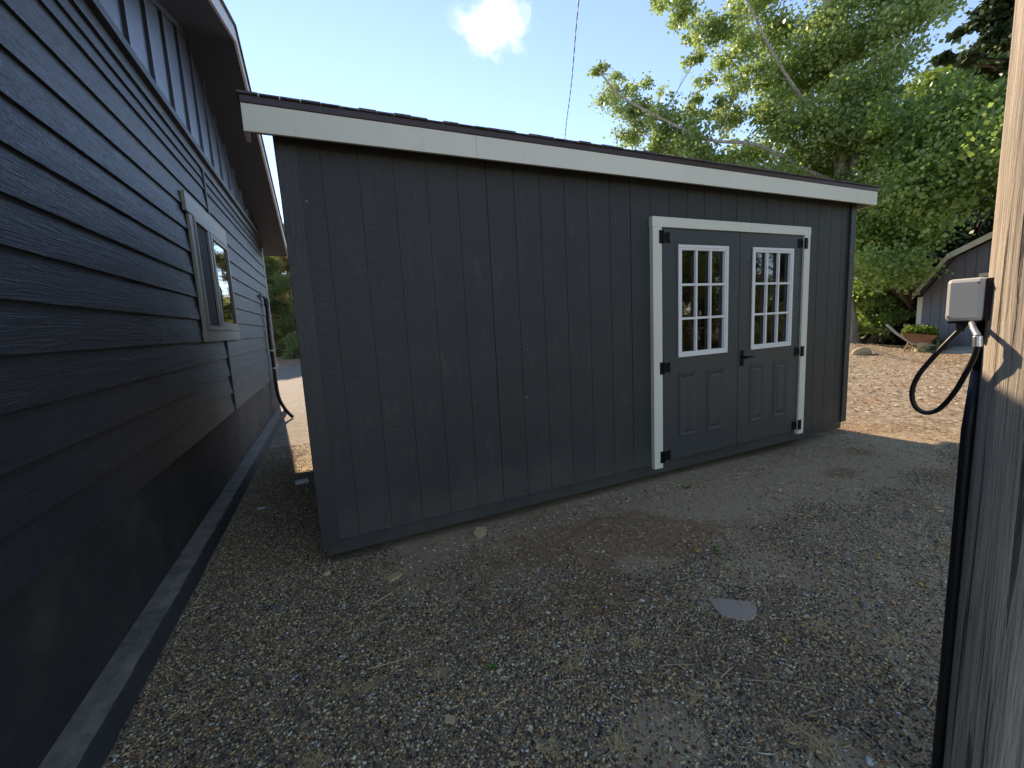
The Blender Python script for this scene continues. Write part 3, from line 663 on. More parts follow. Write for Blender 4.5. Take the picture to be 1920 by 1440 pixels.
# ------------------------------------------------------------------ utility pole, box, cables
PX, PY = 1.353, -2.504
def pole_mesh(h, r0, r1, seed):
    r = random.Random(seed); n = 48; rings = 90; vs = []; fs = []
    lump = [r.uniform(-1, 1) for _ in range(n)]
    for i in range(rings):
        z = -.4 + (h+.4)*(i/(rings-1)); rr = r0+(r1-r0)*max(0, z)/h
        for k in range(n):
            a = 2*math.pi*k/n; q = rr*(1+.010*lump[k]+.008*math.sin(3*a+z*.9)+.006*math.sin(7*a-z*1.3)); vs.append((q*math.cos(a), q*math.sin(a), z))
    for i in range(rings-1):
        for k in range(n): k2 = (k+1) % n; fs.append((i*n+k, i*n+k2, (i+1)*n+k2, (i+1)*n+k))
    fs.append(tuple(range(n))[::-1]); e = (rings-1)*n; fs.append(tuple(range(e, e+n))); return MB().add(vs, fs)
pole = pole_mesh(9.6, .152, .115, 3).build('utility_pole', M['pole_wood'], None, smooth=True)
pole.location = (PX, PY, GZ); tag(pole, 'weathered wooden utility pole in the right foreground with a conduit and grey box', 'utility pole')
bxo = thing('junction_box', (1.285, -2.345, 1.32), 'pale grey plastic junction box mounted on the wooden pole', 'junction box')
bm_ = MB().box(1.250, 1.330, -2.378, -2.309, 1.321, 1.424); o = bm_.build('housing', M['box_plastic'], None, bevel=.009); adopt(o, bxo)
o = MB().box(1.256, 1.335, -2.400, -2.3785, 1.324, 1.421).build('back_plate', M['drip_brown'], None); adopt(o, bxo)
o = MB().box(1.256, 1.326, -2.372, -2.315, 1.3165, 1.3207).build('gasket', M['rubber'], None); adopt(o, bxo)
for yy_, zz_ in ((-2.369, 1.412), (-2.318, 1.333)):
    o = MB().tube([(1.2505, yy_, zz_), (1.2480, yy_, zz_)], .0032, 10).build('screw', M['silver'], None); adopt(o, bxo)
o = MB().tube([(1.262, -2.338, 1.3162), (1.262, -2.338, 1.302)], .0095, 6).tube([(1.262, -2.338, 1.302), (1.262, -2.338, 1.296)], .0075, 12).build('cable_gland', M['rubber'], None); adopt(o, bxo)
def onx(px, py, Xp):
    v = F_*FPX + Rt*(px-960) - Up*(py-720); return CAM + v*((Xp-CAM.x)/v.x)
LX = 1.272
loop = [onx(1812, 606, LX), onx(1797, 621, LX), onx(1775, 643, LX-.006), onx(1748, 672, LX-.01), onx(1722, 704, LX-.012), onx(1710, 735, LX-.012), onx(1716, 762, LX-.008), onx(1736, 774, LX), onx(1762, 766, LX+.005), onx(1790, 735, LX-.01), onx(1812, 698, LX-.035), onx(1827, 668, LX-.05), onx(1833, 648, LX-.055)]
cab = thing('cable_loop', tuple(loop[7]), 'black cable drooping in a loop below the junction box', 'cable')
o = MB().tube(resample(loop, 6), .0058, 12).build('cable', M['rubber'], None, smooth=True); adopt(o, cab)
o = MB().tube([onx(1833, 650, LX-.055), onx(1833, 630, LX-.055)], .0085, 14).tube([onx(1833, 630, LX-.055), onx(1826, 617, LX-.045), onx(1822, 606, LX-.02)], .0062, 12).build('connector', M['silver'], None, bevel=.001); adopt(o, cab)
# conduit down the pole
az = R(73.6); tx = Vector((math.sin(az), math.cos(az), 0))
cpt = lambda px, py: CAM.copy() + (F_*FPX+Rt*(px-960)-Up*(py-720))*(1.56/math.hypot(*(F_*FPX+Rt*(px-960)-Up*(py-720)).xy))
base_xy = cpt(1797, 1000); cx_, cy_ = base_xy.x, base_xy.y
cond = thing('conduit_pipe', (cx_, cy_, GZ), 'black conduit pipe running down the left edge of the wooden pole', 'conduit')
o = MB().tube([(cx_, cy_, GZ-.1), (cx_, cy_, .5), (cx_, cy_, 1.05), (cx_+.008, cy_-.004, 1.2)], [.0125, .0125, .0125, .0105], 16).build('pipe', M['rubber'], None, smooth=True); adopt(o, cond)
o = MB().tube([(cx_+.008, cy_-.004, 1.20), (cx_+.006, cy_-.002, 1.325)], .0085, 12).build('upper_pipe', M['black_iron'], None, smooth=True); adopt(o, cond)
# overhead service cable to a second pole behind the shed
p2 = (20.7, 31.3)
far_pole = pole_mesh(8.9, .14, .10, 5).build('utility_pole', M['pole_wood'], None, smooth=True); far_pole.location = (p2[0], p2[1], GZ)
tag(far_pole, 'distant wooden utility pole standing beyond the storage shed', 'utility pole')
cb = MB(); n = 90
for w_ in range(2):
    pts = []
    for i in range(n*3+1):
        t = i/(n*3); sag = -0.0*4*t*(1-t); a = t*260+math.pi*w_
        pts.append((PX+(p2[0]-PX)*t + .011*math.cos(a)+.02*math.sin(t*37), PY+(p2[1]-PY)*t, 9.46+(8.65-9.46)*t + sag + .011*math.sin(a)))
    cb.tube(pts, .009, 5)
o = cb.build('overhead_cable', M['rubber'], None, smooth=True); tag(o, 'thin twisted overhead cable crossing the blue sky above the shed roof', 'cable'); recenter(o)

# ------------------------------------------------------------------ trees
def leaves(pts, size, mat, name, parent, thin=False, droop=.3, tintn=None, normal_up=.35):
    """leaf-sized folded faces at pts (n,3)"""
    n = len(pts)
    d = rng.normal(0, 1, (n, 3)); d[:, 2] -= droop; d /= np.linalg.norm(d, axis=1)[:, None]
    q = rng.normal(0, 1, (n, 3)); q[:, 2] += normal_up
    sd_ = np.cross(d, q); sd_ /= np.linalg.norm(sd_, axis=1)[:, None]; nn = np.cross(sd_, d)
    L = size*rng.uniform(.6, 1.35, n)[:, None]; W = L*(.06 if thin else .46)
    a = pts; b = pts + d*L*.45 + sd_*W + nn*L*.10; c = pts + d*L; e = pts + d*L*.45 - sd_*W + nn*L*.10
    if thin:
        W_ = L*.05; a = pts - sd_*W_; b = pts+sd_*W_; c = pts+d*L+sd_*W_*.4; e = pts+d*L-sd_*W_*.4
    V_ = np.stack([a, b, c, e], 1).reshape(-1, 3)
    Fq_ = np.arange(4*n).reshape(-1, 4)
    tint = np.clip((tintn if tintn is not None else rng.uniform(0, 1, n)) + rng.normal(0, .22, n), 0, 1)
    return fast_mesh(name, V_, Fq_, mat, np.repeat(np.repeat(tint[:, None], 3, 1), 4, 0), False, parent)
def tree(name, base, trunk, clumps, nleaf, size, mat, barkm, label, cat='tree', r0=.3, thin=False, group=None, twigs=14, per=None, squash=.75, tw_r=.12):
    """trunk: list of stems (lists of points); clumps: (centre, radius) -> limb + branchlets + leaf clusters"""
    t = thing(name, tuple(base), label, cat, group)
    wood = MB(); segs = []
    for si, st in enumerate(trunk):
        st = [Vector(p) for p in st]; rr = [r0*(1, .55, .17, .16, .14, .16)[min(si, 5)]*(1-.85*i/(len(st)-1))+.02 for i in range(len(st))]
        if si == 0: rr[0] *= 1.35
        rs = resample(st, 5); ri = np.interp(np.linspace(0, len(st)-1, len(rs)), range(len(st)), rr)
        wood.tube(rs, [float(x) for x in ri], 12); segs += list(zip(rs, ri))
    tips = []; tw = []
    vol = sum(r**2 for _, r in clumps)
    for c, r in clumps:
        c = Vector(c)
        best = min(segs, key=lambda q: (q[0]-c).length + max(0, q[0].z-(c.z-.25*(c-q[0]).xy.length))*1.6)
        p0 = best[0]; L = (c-p0).length
        midp = p0.lerp(c, .5) + Vector((random.uniform(-.1, .1), random.uniform(-.1, .1), random.uniform(-.08, .12)))*L
        rb = min(best[1]*.45, .012+L*.011)
        rs = resample([p0, midp, c], 5); wood.tube(rs, [rb*(1-.75*i/(len(rs)-1)) for i in range(len(rs))], 7)
        nt_ = max(4, int(twigs*(r/1.0)**1.5))
        for k in range(nt_):
            v = Vector((random.gauss(0, 1), random.gauss(0, 1), random.gauss(0, 1))).normalized()*r*random.uniform(.45, 1.08); v.z *= squash
            e = c+v; s0_ = rs[random.randint(len(rs)//2, len(rs)-1)]
            m_ = s0_.lerp(e, .55)+Vector((0, 0, .06*r))
            if k < 9: wood.tube([s0_, m_, e], [rb*.3, rb*.2, .004], 5, caps=False)
            tw.append((m_, e, r))
    wood.build('trunk', barkm, None, smooth=True); wo = C.objects[-1]; adopt(wo, t)
    # leaf clusters along the outer part of the branchlets
    wsum = sum(q[2] for q in tw); P = []; TN = []
    for m_, e, r in tw:
        k = max(4, int(nleaf*r/wsum*random.uniform(.45, 1.55))); f = rng.beta(2.2, 1.3, k)[:, None]
        base_ = np.array(m_)[None]*(1-f)+np.array(e)[None]*f
        P.append(base_+rng.normal(0, tw_r*min(1.3, r), (k, 3))*np.array([1, 1, .7])); TN.append(np.full(k, random.random()))
    P = np.concatenate(P); TN = np.concatenate(TN)
    leaves(P, size, mat, 'crown', t, thin, tintn=TN)
    return t
def cl(lst, d, sp=1.0):
    return [(tuple(at(px, py, d+random.uniform(-sp, sp))), r) for px, py, r in lst]
# big cottonwood behind the right end of the shed
B = ong(1585, 655); B = Vector((B.x, B.y, GZ)); dB = (B-CAM).xy.length
topz = lambda px, py, d=dB: at(px, py, d)
A_main = [(1320,150,.5),(1300,190,.5),(1350,200,.5),(1385,150,.55),(1312,100,.4),(1295,60,.45),(1180,215,.6),(1225,190,.6),(1270,245,.7),(1310,225,.5),(1215,300,.6),(1260,320,.6),(1370,230,.7),(1360,180,.45),(1345,120,.5),(1230,255,.6),(1165,145,.4),(1315,285,.7),(1375,340,.8),(1470,240,.9),(1150,185,.75),(1195,245,.8),(1130,140,.42),(1205,165,.5),(1245,215,.7),(1240,285,.7),(1300,255,.85),(1340,310,1.0),(1290,310,.7),(1275,15,.7),(1235,-5,.45),(1335,55,.8),(1400,20,1.0),(1385,90,.7),(1450,75,1.1),(1480,150,1.1),(1560,60,1.3),(1550,160,1.2),(1640,50,1.2),(1625,150,1.1),(1700,35,.9),(1745,5,.7),(1680,110,.7),(1600,240,1.2),(1520,240,1.2),(1440,215,.8),(1410,150,.6),(1400,290,1.0),(1440,340,1.0),(1500,310,1.2),(1570,330,1.2),(1680,190,.55),(1640,290,1.1),(1340,380,.8),(1480,400,1.2),(1400,400,1.0),(1600,400,1.2),
          (1300,-60,.9),(1420,-90,1.3),(1560,-80,1.4),(1690,-70,1.2),(1500,-200,1.5),(1620,-210,1.4),(1560,-330,1.3)]
tree('cottonwood_tree', B, [[B, topz(1583,560), topz(1580,420), topz(1578,320), topz(1576,210), topz(1566,100), topz(1550,-60), topz(1545,-260)], [topz(1582,470), topz(1600,330), topz(1615,220), topz(1640,100), topz(1650,-20), topz(1660,-180)],
      [topz(1580,345), topz(1520,322,dB-.5), topz(1420,272,dB-1), topz(1330,262,dB-1), topz(1240,222,dB-1.2), topz(1165,180,dB-1.2), topz(1125,135,dB-1.2)], [topz(1577,260), topz(1500,180,dB+.4), topz(1400,90,dB+.5), topz(1320,40,dB+.4), topz(1240,-5,dB+.3)], [topz(1582,400), topz(1480,345), topz(1380,318), topz(1290,300), topz(1220,265)], [topz(1578,320), topz(1520,210,dB-.5), topz(1455,110,dB-.8), topz(1400,0,dB-.8)]],
     cl(A_main, dB, 1.3), 118000, .105, M['cotton_leaf'], M['bark_grey'], 'tall cottonwood with pale trunk and glossy leaves behind the shed', r0=.30, tw_r=.24)
# dense leafy tree on the right
B2 = ong(1800, 640); B2 = Vector((B2.x+2.2, B2.y+1.2, GZ)); d2 = (B2-CAM).xy.length
B_main = [(1640,225,.6),(1690,200,.5),(1800,170,.7),(1880,120,.8),(1745,195,.4),(1600,470,.9),(1590,540,.7),(1650,265,.8),(1700,240,.8),(1750,225,.9),(1710,300,1.2),(1800,220,1.0),(1850,190,1.0),(1900,160,1.0),(1780,300,1.2),(1850,280,1.2),(1920,260,1.3),(1650,340,1.1),(1720,370,1.1),(1675,430,1.0),(1640,420,1.1),(1900,350,1.0),(1630,490,1.0),(1655,500,.8),(1920,100,1.0)]
tree('leafy_tree', B2, [[B2, at(1830,520,d2), at(1815,430,d2), at(1800,360,d2), at(1810,260,d2), at(1840,170,d2)], [at(1822,470,d2), at(1780,380,d2), at(1740,290,d2)]],
     cl(B_main, 17.0, 1.6), 78000, .10, M['dark_leaf'], M['bark_brown'], 'dense green tree beside the barn roofed shed', r0=.24, tw_r=.27)
# lower branches nearer the camera, hanging over the small barn
B3 = ong(1650, 655); B3 = Vector((B3.x+1.4, B3.y+.9, GZ)); d3 = (B3-CAM).xy.length
low = [(1625,545,.75),(1660,560,.7),(1680,545,.6),(1640,590,.65),(1680,595,.6),(1625,460,.9),(1615,610,.5),(1660,500,.8),(1610,380,.8)]
tree('leafy_shrub', B3, [[B3, at(1668,590,d3), at(1665,520,d3), at(1660,460,d3)], [at(1668,600,d3), at(1700,560,d3), at(1720,520,d3)]],
     cl(low, d3-.7, .6), 34000, .085, M['dark_leaf'], M['bark_brown'], 'bushy shrub with large leaves between the big trunk and wheelbarrow', 'shrub', r0=.14, tw_r=.15)
# overhanging branches in the top right corner, backlit darkness put into the leaf colour
B4 = at(2050, 600, 9.5); B4 = Vector((B4.x, B4.y, GZ))
over = [(1870,20,.38),(1905,60,.4),(1840,45,.26),(1880,95,.34),(1830,100,.2),(1795,112,.17),(1905,0,.4),(1765,108,.1),(1860,130,.22),(1950,40,.6),(1990,100,.7),(2050,0,.9),(1950,-80,.8),(2060,-120,1.0)]
tree('elm_tree', B4, [[B4, at(2050,400,9.5), at(2045,200,9.5), at(2040,0,9.5), at(2030,-150,9.5)]], cl(over, 9.3, .3), 17000, .072, M['far_leaf'], M['bark_brown'], 'tree whose backlit branches, coloured dark, hang in the top right corner', r0=.16, tw_r=.09)
# pale green tree top far behind
B5 = at(1780, 560, 34); B5 = Vector((B5.x, B5.y, GZ))
tree('willow_tree', B5, [[B5, at(1775,400,34), at(1768,260,34), at(1765,170,34)]], cl([(1762,165,1.6),(1745,185,1.2),(1785,175,1.5),(1765,150,1.0),(1800,240,2.2),(1740,260,2.0)], 34, 1.), 13000, .22, M['lime_leaf'], M['bark_brown'], 'pale lime green tree top far behind the dense tree', r0=.3, tw_r=.35)
# dark undergrowth and wood behind the yard on the right
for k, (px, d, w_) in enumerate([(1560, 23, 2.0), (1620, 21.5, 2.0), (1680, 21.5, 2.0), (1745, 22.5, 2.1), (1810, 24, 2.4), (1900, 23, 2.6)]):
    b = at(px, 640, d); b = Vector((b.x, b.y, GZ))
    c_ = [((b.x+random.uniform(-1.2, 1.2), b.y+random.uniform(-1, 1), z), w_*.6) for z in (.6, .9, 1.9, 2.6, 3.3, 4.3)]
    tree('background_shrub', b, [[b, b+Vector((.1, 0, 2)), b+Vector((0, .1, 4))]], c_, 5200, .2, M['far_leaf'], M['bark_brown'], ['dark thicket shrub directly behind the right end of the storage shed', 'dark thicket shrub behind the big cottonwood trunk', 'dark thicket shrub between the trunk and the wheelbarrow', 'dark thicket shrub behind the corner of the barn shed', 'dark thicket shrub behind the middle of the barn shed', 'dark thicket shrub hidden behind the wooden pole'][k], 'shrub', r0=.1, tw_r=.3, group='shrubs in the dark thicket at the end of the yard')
# pines seen through the gap between house and shed, and reflected by the house window
pine_labels = 'x' and ['pine tree seen through the gap, nearest the house corner', 'yellowish pine tree seen through the gap beside the shed', 'bushy pine tree far behind the others in the gap', 'green pine tree mirrored in the house window, nearest the gap', 'brownish pine tree mirrored in the middle of the house window pane', 'pine tree mirrored at the far side of the house window pane', 'farthest pine tree seen through the gap beside the shed edge']
for k, (px, d, hgt, m_, lo) in enumerate([(503, 25.5, 5.6, 'needle', .5), (552, 27.5, 6.2, 'needle_dry', .5), (528, 32, 7.0, 'needle', .3), (600, 24, 9, 'needle', .4), (655, 25, 10, 'needle_dry', .5), (720, 27, 10, 'needle', .5), (575, 37, 7.6, 'needle', .5)]):
    b = at(px, 620, d); b = Vector((b.x, b.y, GZ)); c_ = []
    for q in range(44):
        z = lo+(hgt-lo)*random.random()**1.15; rr = (1-z/hgt*.8)*2.3*random.uniform(.35, 1); a = random.uniform(0, 6.28)
        c_.append(((b.x+rr*math.cos(a), b.y+rr*math.sin(a), z), random.uniform(.4, .75)))
    tree('pine_tree', b, [[b, b+Vector((0, 0, hgt*.5)), b+Vector((0, 0, hgt))]], c_, 30000, .24, M[m_], M['bark_brown'], pine_labels[k], r0=.10, thin=True, tw_r=.16, squash=.5, twigs=20)
for k, (x, y, d) in enumerate([(4.5, 17.5, .9), (8.5, 21, 1.1), (.1, 23.4, 1.2), (-1.1, 24.3, 1.2), (1.5, 25.6, 1.2)]):
    b = Vector((x, y, GZ)); c_ = [((b.x+random.uniform(-1, 1), b.y+random.uniform(-1, 1), z), .62) for z in ((.5, 1.1, 1.8, 2.4, 3.2) if k < 2 else (.4, .6, .9, 1.2, 1.5))]
    tree('yard_shrub', b, [[b, b+Vector((.1, 0, 1.5)), b+Vector((0, .1, 3))]], c_, 3500, .16, M['dark_leaf'], M['bark_brown'], ['green shrub behind the storage shed, taller and nearer', 'green shrub behind the storage shed, farther right', 'low shrub under the pines in the middle of the gap', 'low shrub under the pines beside the house corner', 'low shrub under the pines beside the shed edge'][k], 'shrub', r0=.06, tw_r=.25, group='shrubs in the back yard behind the shed')
# distant wood closing the view beyond the yard
nw = 60000; wx = rng.uniform(-60, 75, nw); top = 4.2+1.6*smooth_noise2(wx, wx*0, .35, 61)+1.1*smooth_noise2(wx, wx*0, 1.1, 62)+.5*smooth_noise2(wx, wx*0, 3.1, 63)
wy = 50+rng.normal(0, 2.2, nw)+.15*wx; wz = top*rng.beta(1.6, 1.1, nw)-.1
fw = leaves(np.stack([wx, wy, wz], 1), .55, M['needle'], 'far_woodland', None); tag(fw, 'distant green wood closing the view behind the sheds', 'woodland', kind='stuff')
# trees behind the photographer: their dark needles show in the door panes
for k, (x, y, hgt) in enumerate([(7.4, -4.6, 6.5), (9.6, -5.6, 8.0), (12.2, -6.4, 9.0), (15.5, -7.5, 9.5), (5.2, -7.0, 7.0), (19.0, -8.5, 10)]):
    b = Vector((x, y, GZ)); c_ = []
    for q in range(36):
        z = .3+(hgt-.3)*random.random()**1.4; rr = (1-z/hgt*.75)*2.1*random.uniform(.35, 1); a = random.uniform(0, 6.28)
        c_.append(((b.x+rr*math.cos(a), b.y+rr*math.sin(a), z), random.uniform(.5, .85)))
    tree('spruce_tree', b, [[b, b+Vector((0, 0, hgt*.5)), b+Vector((0, 0, hgt))]], c_, 16000, .26, M['needle'], M['bark_brown'], ['evergreen nearest the pole, mirrored in the left door panes', 'evergreen second from the pole, mirrored in the door panes', 'evergreen third from the pole, mirrored in the right door panes', 'evergreen fourth from the pole, off the right of the photo', 'evergreen behind the pole on the viewer side', 'farthest evergreen off the right of the photo'][k], r0=.15, thin=True, tw_r=.15, squash=.5, twigs=18, group='evergreens mirrored in the shed door panes')

# ------------------------------------------------------------------ small barn
bc = ong(1722, 656); bc = Vector((bc.x, bc.y, GZ))
bd = Vector((-.28, -.96, 0)); bn = Vector((-.96, .28, 0)); bk = -bn
BW = 3.6
barn = thing('barn_shed', tuple(bc), 'dark grey barn shaped shed with white corner trim behind the wheelbarrow', 'shed')
def BT(t, o_, z): return bc + bd*t + bn*o_ + Vector((0, 0, z))
wh, kn, kz, pz = 1.60, .80, 2.60, 3.00
prof = [(0, .12), (0, wh), (kn, kz), (BW/2, pz), (BW-kn, kz), (BW, wh), (BW, .12)]
wall = MB(); npl = 14
def roofz(t):
    t = min(t, BW-t)
    return wh+(kz-wh)*t/kn if t < kn else kz+(pz-kz)*(t-kn)/(BW/2-kn)
e_ = [BW*i/npl for i in range(npl+1)]
for i in range(npl):
    a, b = e_[i]+.006, e_[i+1]-.006; ts = [a]+[q for q in (kn, BW/2, BW-kn) if a < q < b]+[b]
    wall.prism([(a, .12), (b, .12)]+[(q, roofz(q)-.01) for q in ts[::-1]], -.02, 0, lambda t, u, w_: BT(u, t, w_))
wall.prism([(.01, .12), (BW-.01, .12), (BW-.01, wh-.02), (BW-kn, kz-.03), (BW/2, pz-.03), (kn, kz-.03), (.01, wh-.02)], -4, -.021, lambda t, u, w_: BT(u, t, w_))
o = wall.build('wall', paint('barn_paint', (.17, .18, .20), .6, None, .2, .1), None); adopt(o, barn)
for a, b in (((-.06, wh+.02), (kn-.02, kz+.04)), ((kn-.02, kz+.04), (BW/2, pz+.05)), ((BW/2, pz+.05), (BW-kn+.02, kz+.04)), ((BW-kn+.02, kz+.04), (BW+.06, wh+.02))):
    m_ = MB().prism([(a[0], a[1]), (b[0], b[1]), (b[0], b[1]+.05), (a[0], a[1]+.05)], -4.2, .26, lambda t, u, w_: BT(u, t, w_)); o = m_.build('roof', M['shingles'], None); adopt(o, barn)
    m_ = MB().prism([(a[0], a[1]-.10), (b[0], b[1]-.10), (b[0], b[1]+.055), (a[0], a[1]+.055)], .2605, .285, lambda t, u, w_: BT(u, t, w_)); o = m_.build('rake_board', M['white_trim'], None); adopt(o, barn)
o = MB().box(-.11, .03, .002, .022, .05, wh-.03, BT).box(-.11, -.085, -.12, .0015, .05, wh-.03, BT).build('corner_trim', M['white_trim'], None); adopt(o, barn)
o = MB().box(1.38, 1.47, .002, .022, .12, 2.0, BT).box(1.38, 2.7, .002, .022, 2.001, 2.09, BT).box(2.61, 2.7, .002, .022, .12, 2.0, BT).build('door_trim', M['white_trim'], None); adopt(o, barn)
o = MB().box(1.475, 2.605, .0025, .018, .14, 1.995, BT).build('door', paint('barn_door', (.12, .13, .145), .6), None); adopt(o, barn)
rm = MB().prism([(.03, .16), (1.1, -.02), (1.1, -.12), (.03, -.12)], 1.0, 2.75, lambda t, u, w_: BT(t, u, w_)).build('entry_ramp', M['slab'], None); tag(rm, 'pale wooden entry ramp in front of the barn shed', 'ramp'); recenter(rm)

# ------------------------------------------------------------------ wheelbarrow planter
wb0 = ong(1705, 662); wb0 = Vector((wb0.x, wb0.y, GZ))
wr = Vector((math.cos(1.16), -math.sin(1.16), 0))     # towards picture right
wd_ = Vector((-wr.y, wr.x, 0))*-1
wd_ = Vector((math.sin(1.16), math.cos(1.16), 0))     # away from viewer
def WT(a, b, z): return wb0 + wr*(a*.62+.16) + wd_*b*.85 + Vector((0, 0, z*.92))
wbt = thing('wheelbarrow', tuple(wb0), 'rusty old wheelbarrow planted with green plants beside the barn shed', 'wheelbarrow')
tray = MB(); lo = [(-.20, -.16, .20), (.28, -.14, .20), (.28, .14, .20), (-.20, .16, .20)]; hi = [(-.60, -.30, .66), (.62, -.27, .54), (.62, .27, .54), (-.60, .30, .66)]
vs = [WT(*q) for q in lo+hi] + [WT(q[0]*.96, q[1]*.94, q[2]+.012) for q in lo] + [WT(q[0]*.97, q[1]*.95, q[2]) for q in hi]
tray.add(vs, [(0,1,2,3),(0,4,5,1),(1,5,6,2),(2,6,7,3),(3,7,4,0),(8,11,10,9),(8,9,13,12),(9,10,14,13),(10,11,15,14),(11,8,12,15),(4,12,13,5),(5,13,14,6),(6,14,15,7),(7,15,12,4)])
o = tray.build('tray', M['rust'], None); adopt(o, wbt)
for sg in (-1, 1):
    o = MB().tube([WT(.75, sg*.05, .22), WT(-.20, sg*.20, .30), WT(-.75, sg*.28, .62), WT(-1.12, sg*.30, .90)], [.024, .028, .028, .026], 8).build('handle', M['slab'], None); adopt(o, wbt)
    o = MB().tube([WT(-.30, sg*.22, .36), WT(-.48, sg*.24, .0)], .018, 8).tube([WT(-.10, sg*.2, .34), WT(-.34, sg*.23, .02)], .014, 8).build('leg', M['rust'], None); adopt(o, wbt)
n = 20; ring_ = [WT(.72+.17*math.cos(2*math.pi*i/n), 0, .17+.17*math.sin(2*math.pi*i/n)) for i in range(n+1)]
o = MB().tube(ring_, .03, 8, caps=False).tube([WT(.55, 0, .17), WT(.89, 0, .17)], .012, 6).tube([WT(.72, 0, 0.02), WT(.72, 0, .32)], .012, 6).build('wheel', M['rubber'], None); adopt(o, wbt)
o = MB().add([WT(q[0]*.93, q[1]*.9, q[2]-.05) for q in hi], [(0, 1, 2, 3)]).build('soil', M['bark_brown'], None); adopt(o, wbt)
pt = [np.array(WT(rng.uniform(-.5, .6), rng.uniform(-.25, .25), .58+abs(rng.normal(0, .09)))) for _ in range(1500)]
pl = thing('planter_plants', tuple(WT(.05, 0, .58)), 'bright green low plants growing in the wheelbarrow', 'plant')
leaves(np.array(pt), .075, M['lime_leaf'], 'foliage', pl, droop=-.6)
st = MB().tube([WT(.18, -.02, -.05), WT(.18, -.02, .15), WT(.18, -.02, .335)], [.19, .175, .18], 20).build('tree_stump', M['rock_tan'], None); tag(st, 'cut tan log stump standing under the wheelbarrow tray', 'stump'); recenter(st)
gc = ong(1742, 661); gp = np.array([(gc.x+rng.normal(0, .16), gc.y+rng.normal(0, .16), GZ+abs(rng.normal(0, .16))) for _ in range(900)])
gb = thing('hosta_plant', (gc.x, gc.y, GZ), 'low blue green leafy plant beside the wheelbarrow wheel', 'plant'); leaves(gp, .12, M['sprig'], 'foliage', gb, droop=-.4)
def rock(name, p, sx, sy, sz, mat, seed, label, cat='rock', group=None, rot=0.0, sub=3, amp=.18):
    r = random.Random(seed); bm = bmesh.new(); bmesh.ops.create_icosphere(bm, subdivisions=sub, radius=1)
    ph = [Vector((r.uniform(-3, 3), r.uniform(-3, 3), r.uniform(-3, 3))) for _ in range(5)]
    for v in bm.verts:
        k = 1+sum(amp*math.sin(v.co.dot(q)+i)/(1+i*.4) for i, q in enumerate(ph)); v.co *= k
        v.co = Vector((v.co.x*sx, v.co.y*sy, v.co.z*sz))
    me = bpy.data.meshes.new(name); bm.to_mesh(me); bm.free(); me.materials.append(mat)
    for p_ in me.polygons: p_.use_smooth = True
    o = bpy.data.objects.new(name, me); C.objects.link(o); o.location = p; o.rotation_euler = (0, 0, rot); return tag(o, label, cat, group)
q = ong(1612, 668); rock('rock', (q.x, q.y, .04), .24, .18, .13, M['rock_tan'], 4, 'yellow tan boulder at the foot of the cottonwood')
# surface roots and fallen limb
q0 = Vector((B.x, B.y, .1)); q1 = ong(1650, 668); q2 = ong(1700, 678)
lg_ = MB().tube(resample([q0, Vector((q1.x, q1.y, .0)), Vector((q2.x, q2.y, -.05)), ong(1755, 684)], 6), [.11-.005*i for i in range(19)], 10).build('fallen_limb', M['bark_brown'], None, smooth=True); tag(lg_, 'low dark surface root running right from the cottonwood base', 'root'); recenter(lg_)

# ------------------------------------------------------------------ small things lying on the yard
def slab_shape(name, pts, th, mat, label, cat, tilt=0, group=None, smooth_=False):
    c = sum((Vector(p) for p in pts), Vector())/len(pts); zz = float(gz(c.x, c.y))
    n = len(pts); vs = [(p[0]-c.x, p[1]-c.y, 0) for p in pts]+[((p[0]-c.x)*.97, (p[1]-c.y)*.97, th) for p in pts]
    fs = [tuple(range(n))[::-1], tuple(range(n, 2*n))]+[(i, (i+1) % n, n+(i+1) % n, n+i) for i in range(n)]
    o = MB().add(vs, fs).build(name, mat, None, bevel=min(.003, th*.3)); o.location = (c.x, c.y, zz+.002); o.rotation_euler = (tilt, tilt*.4, 0); return tag(o, label, cat, group)
px = [(1325,1127),(1350,1126),(1378,1130),(1409,1133),(1419,1145),(1418,1158),(1406,1170),(1380,1166),(1353,1160),(1341,1147),(1333,1136)]
slab_shape('flat_stone', [ong(*p) for p in px], .006, M['stone_pale'], 'flat pale pinkish flagstone sunk in the gravel right of centre', 'stone')
px = [(721,1086),(746,1072),(755,1075),(752,1081),(731,1092)]
slab_shape('wood_offcut', [ong(*p) for p in px], .010, M['wood_chip'], 'small tan wood offcut near the left end of the shed', 'wood scrap', .05)
px = [(886,1003),(893,992),(910,990),(913,1000),(896,1010)]
slab_shape('bark_piece', [ong(*p) for p in px], .012, M['wood_chip'], 'brown chunk of bark on the dirt just under the shed skirt', 'bark', .15)
px = [(832,1343),(840,1341),(854,1344),(851,1358),(834,1356)]
slab_shape('bark_piece', [ong(*p) for p in px], .008, M['wood_chip'], 'square brown bark chip lowest in the photo left of centre', 'bark', .1)
px = [(505,1138),(515,1138),(530,1141),(527,1147),(510,1146)]
slab_shape('slate_chip', [ong(*p) for p in px], .008, M['stone_grey'], 'grey slate chip on the gravel left of the wood offcut', 'stone')
q = ong(566, 906); o = MB().box(-.06, .06, -.03, .03, 0, .03).build('concrete_block', M['fascia_grey'], None, bevel=.004); o.location = (q.x, q.y, GZ+.002); o.rotation_euler = (0, 0, .15); tag(o, 'pale concrete block lying in the gap beside the shed corner', 'block')
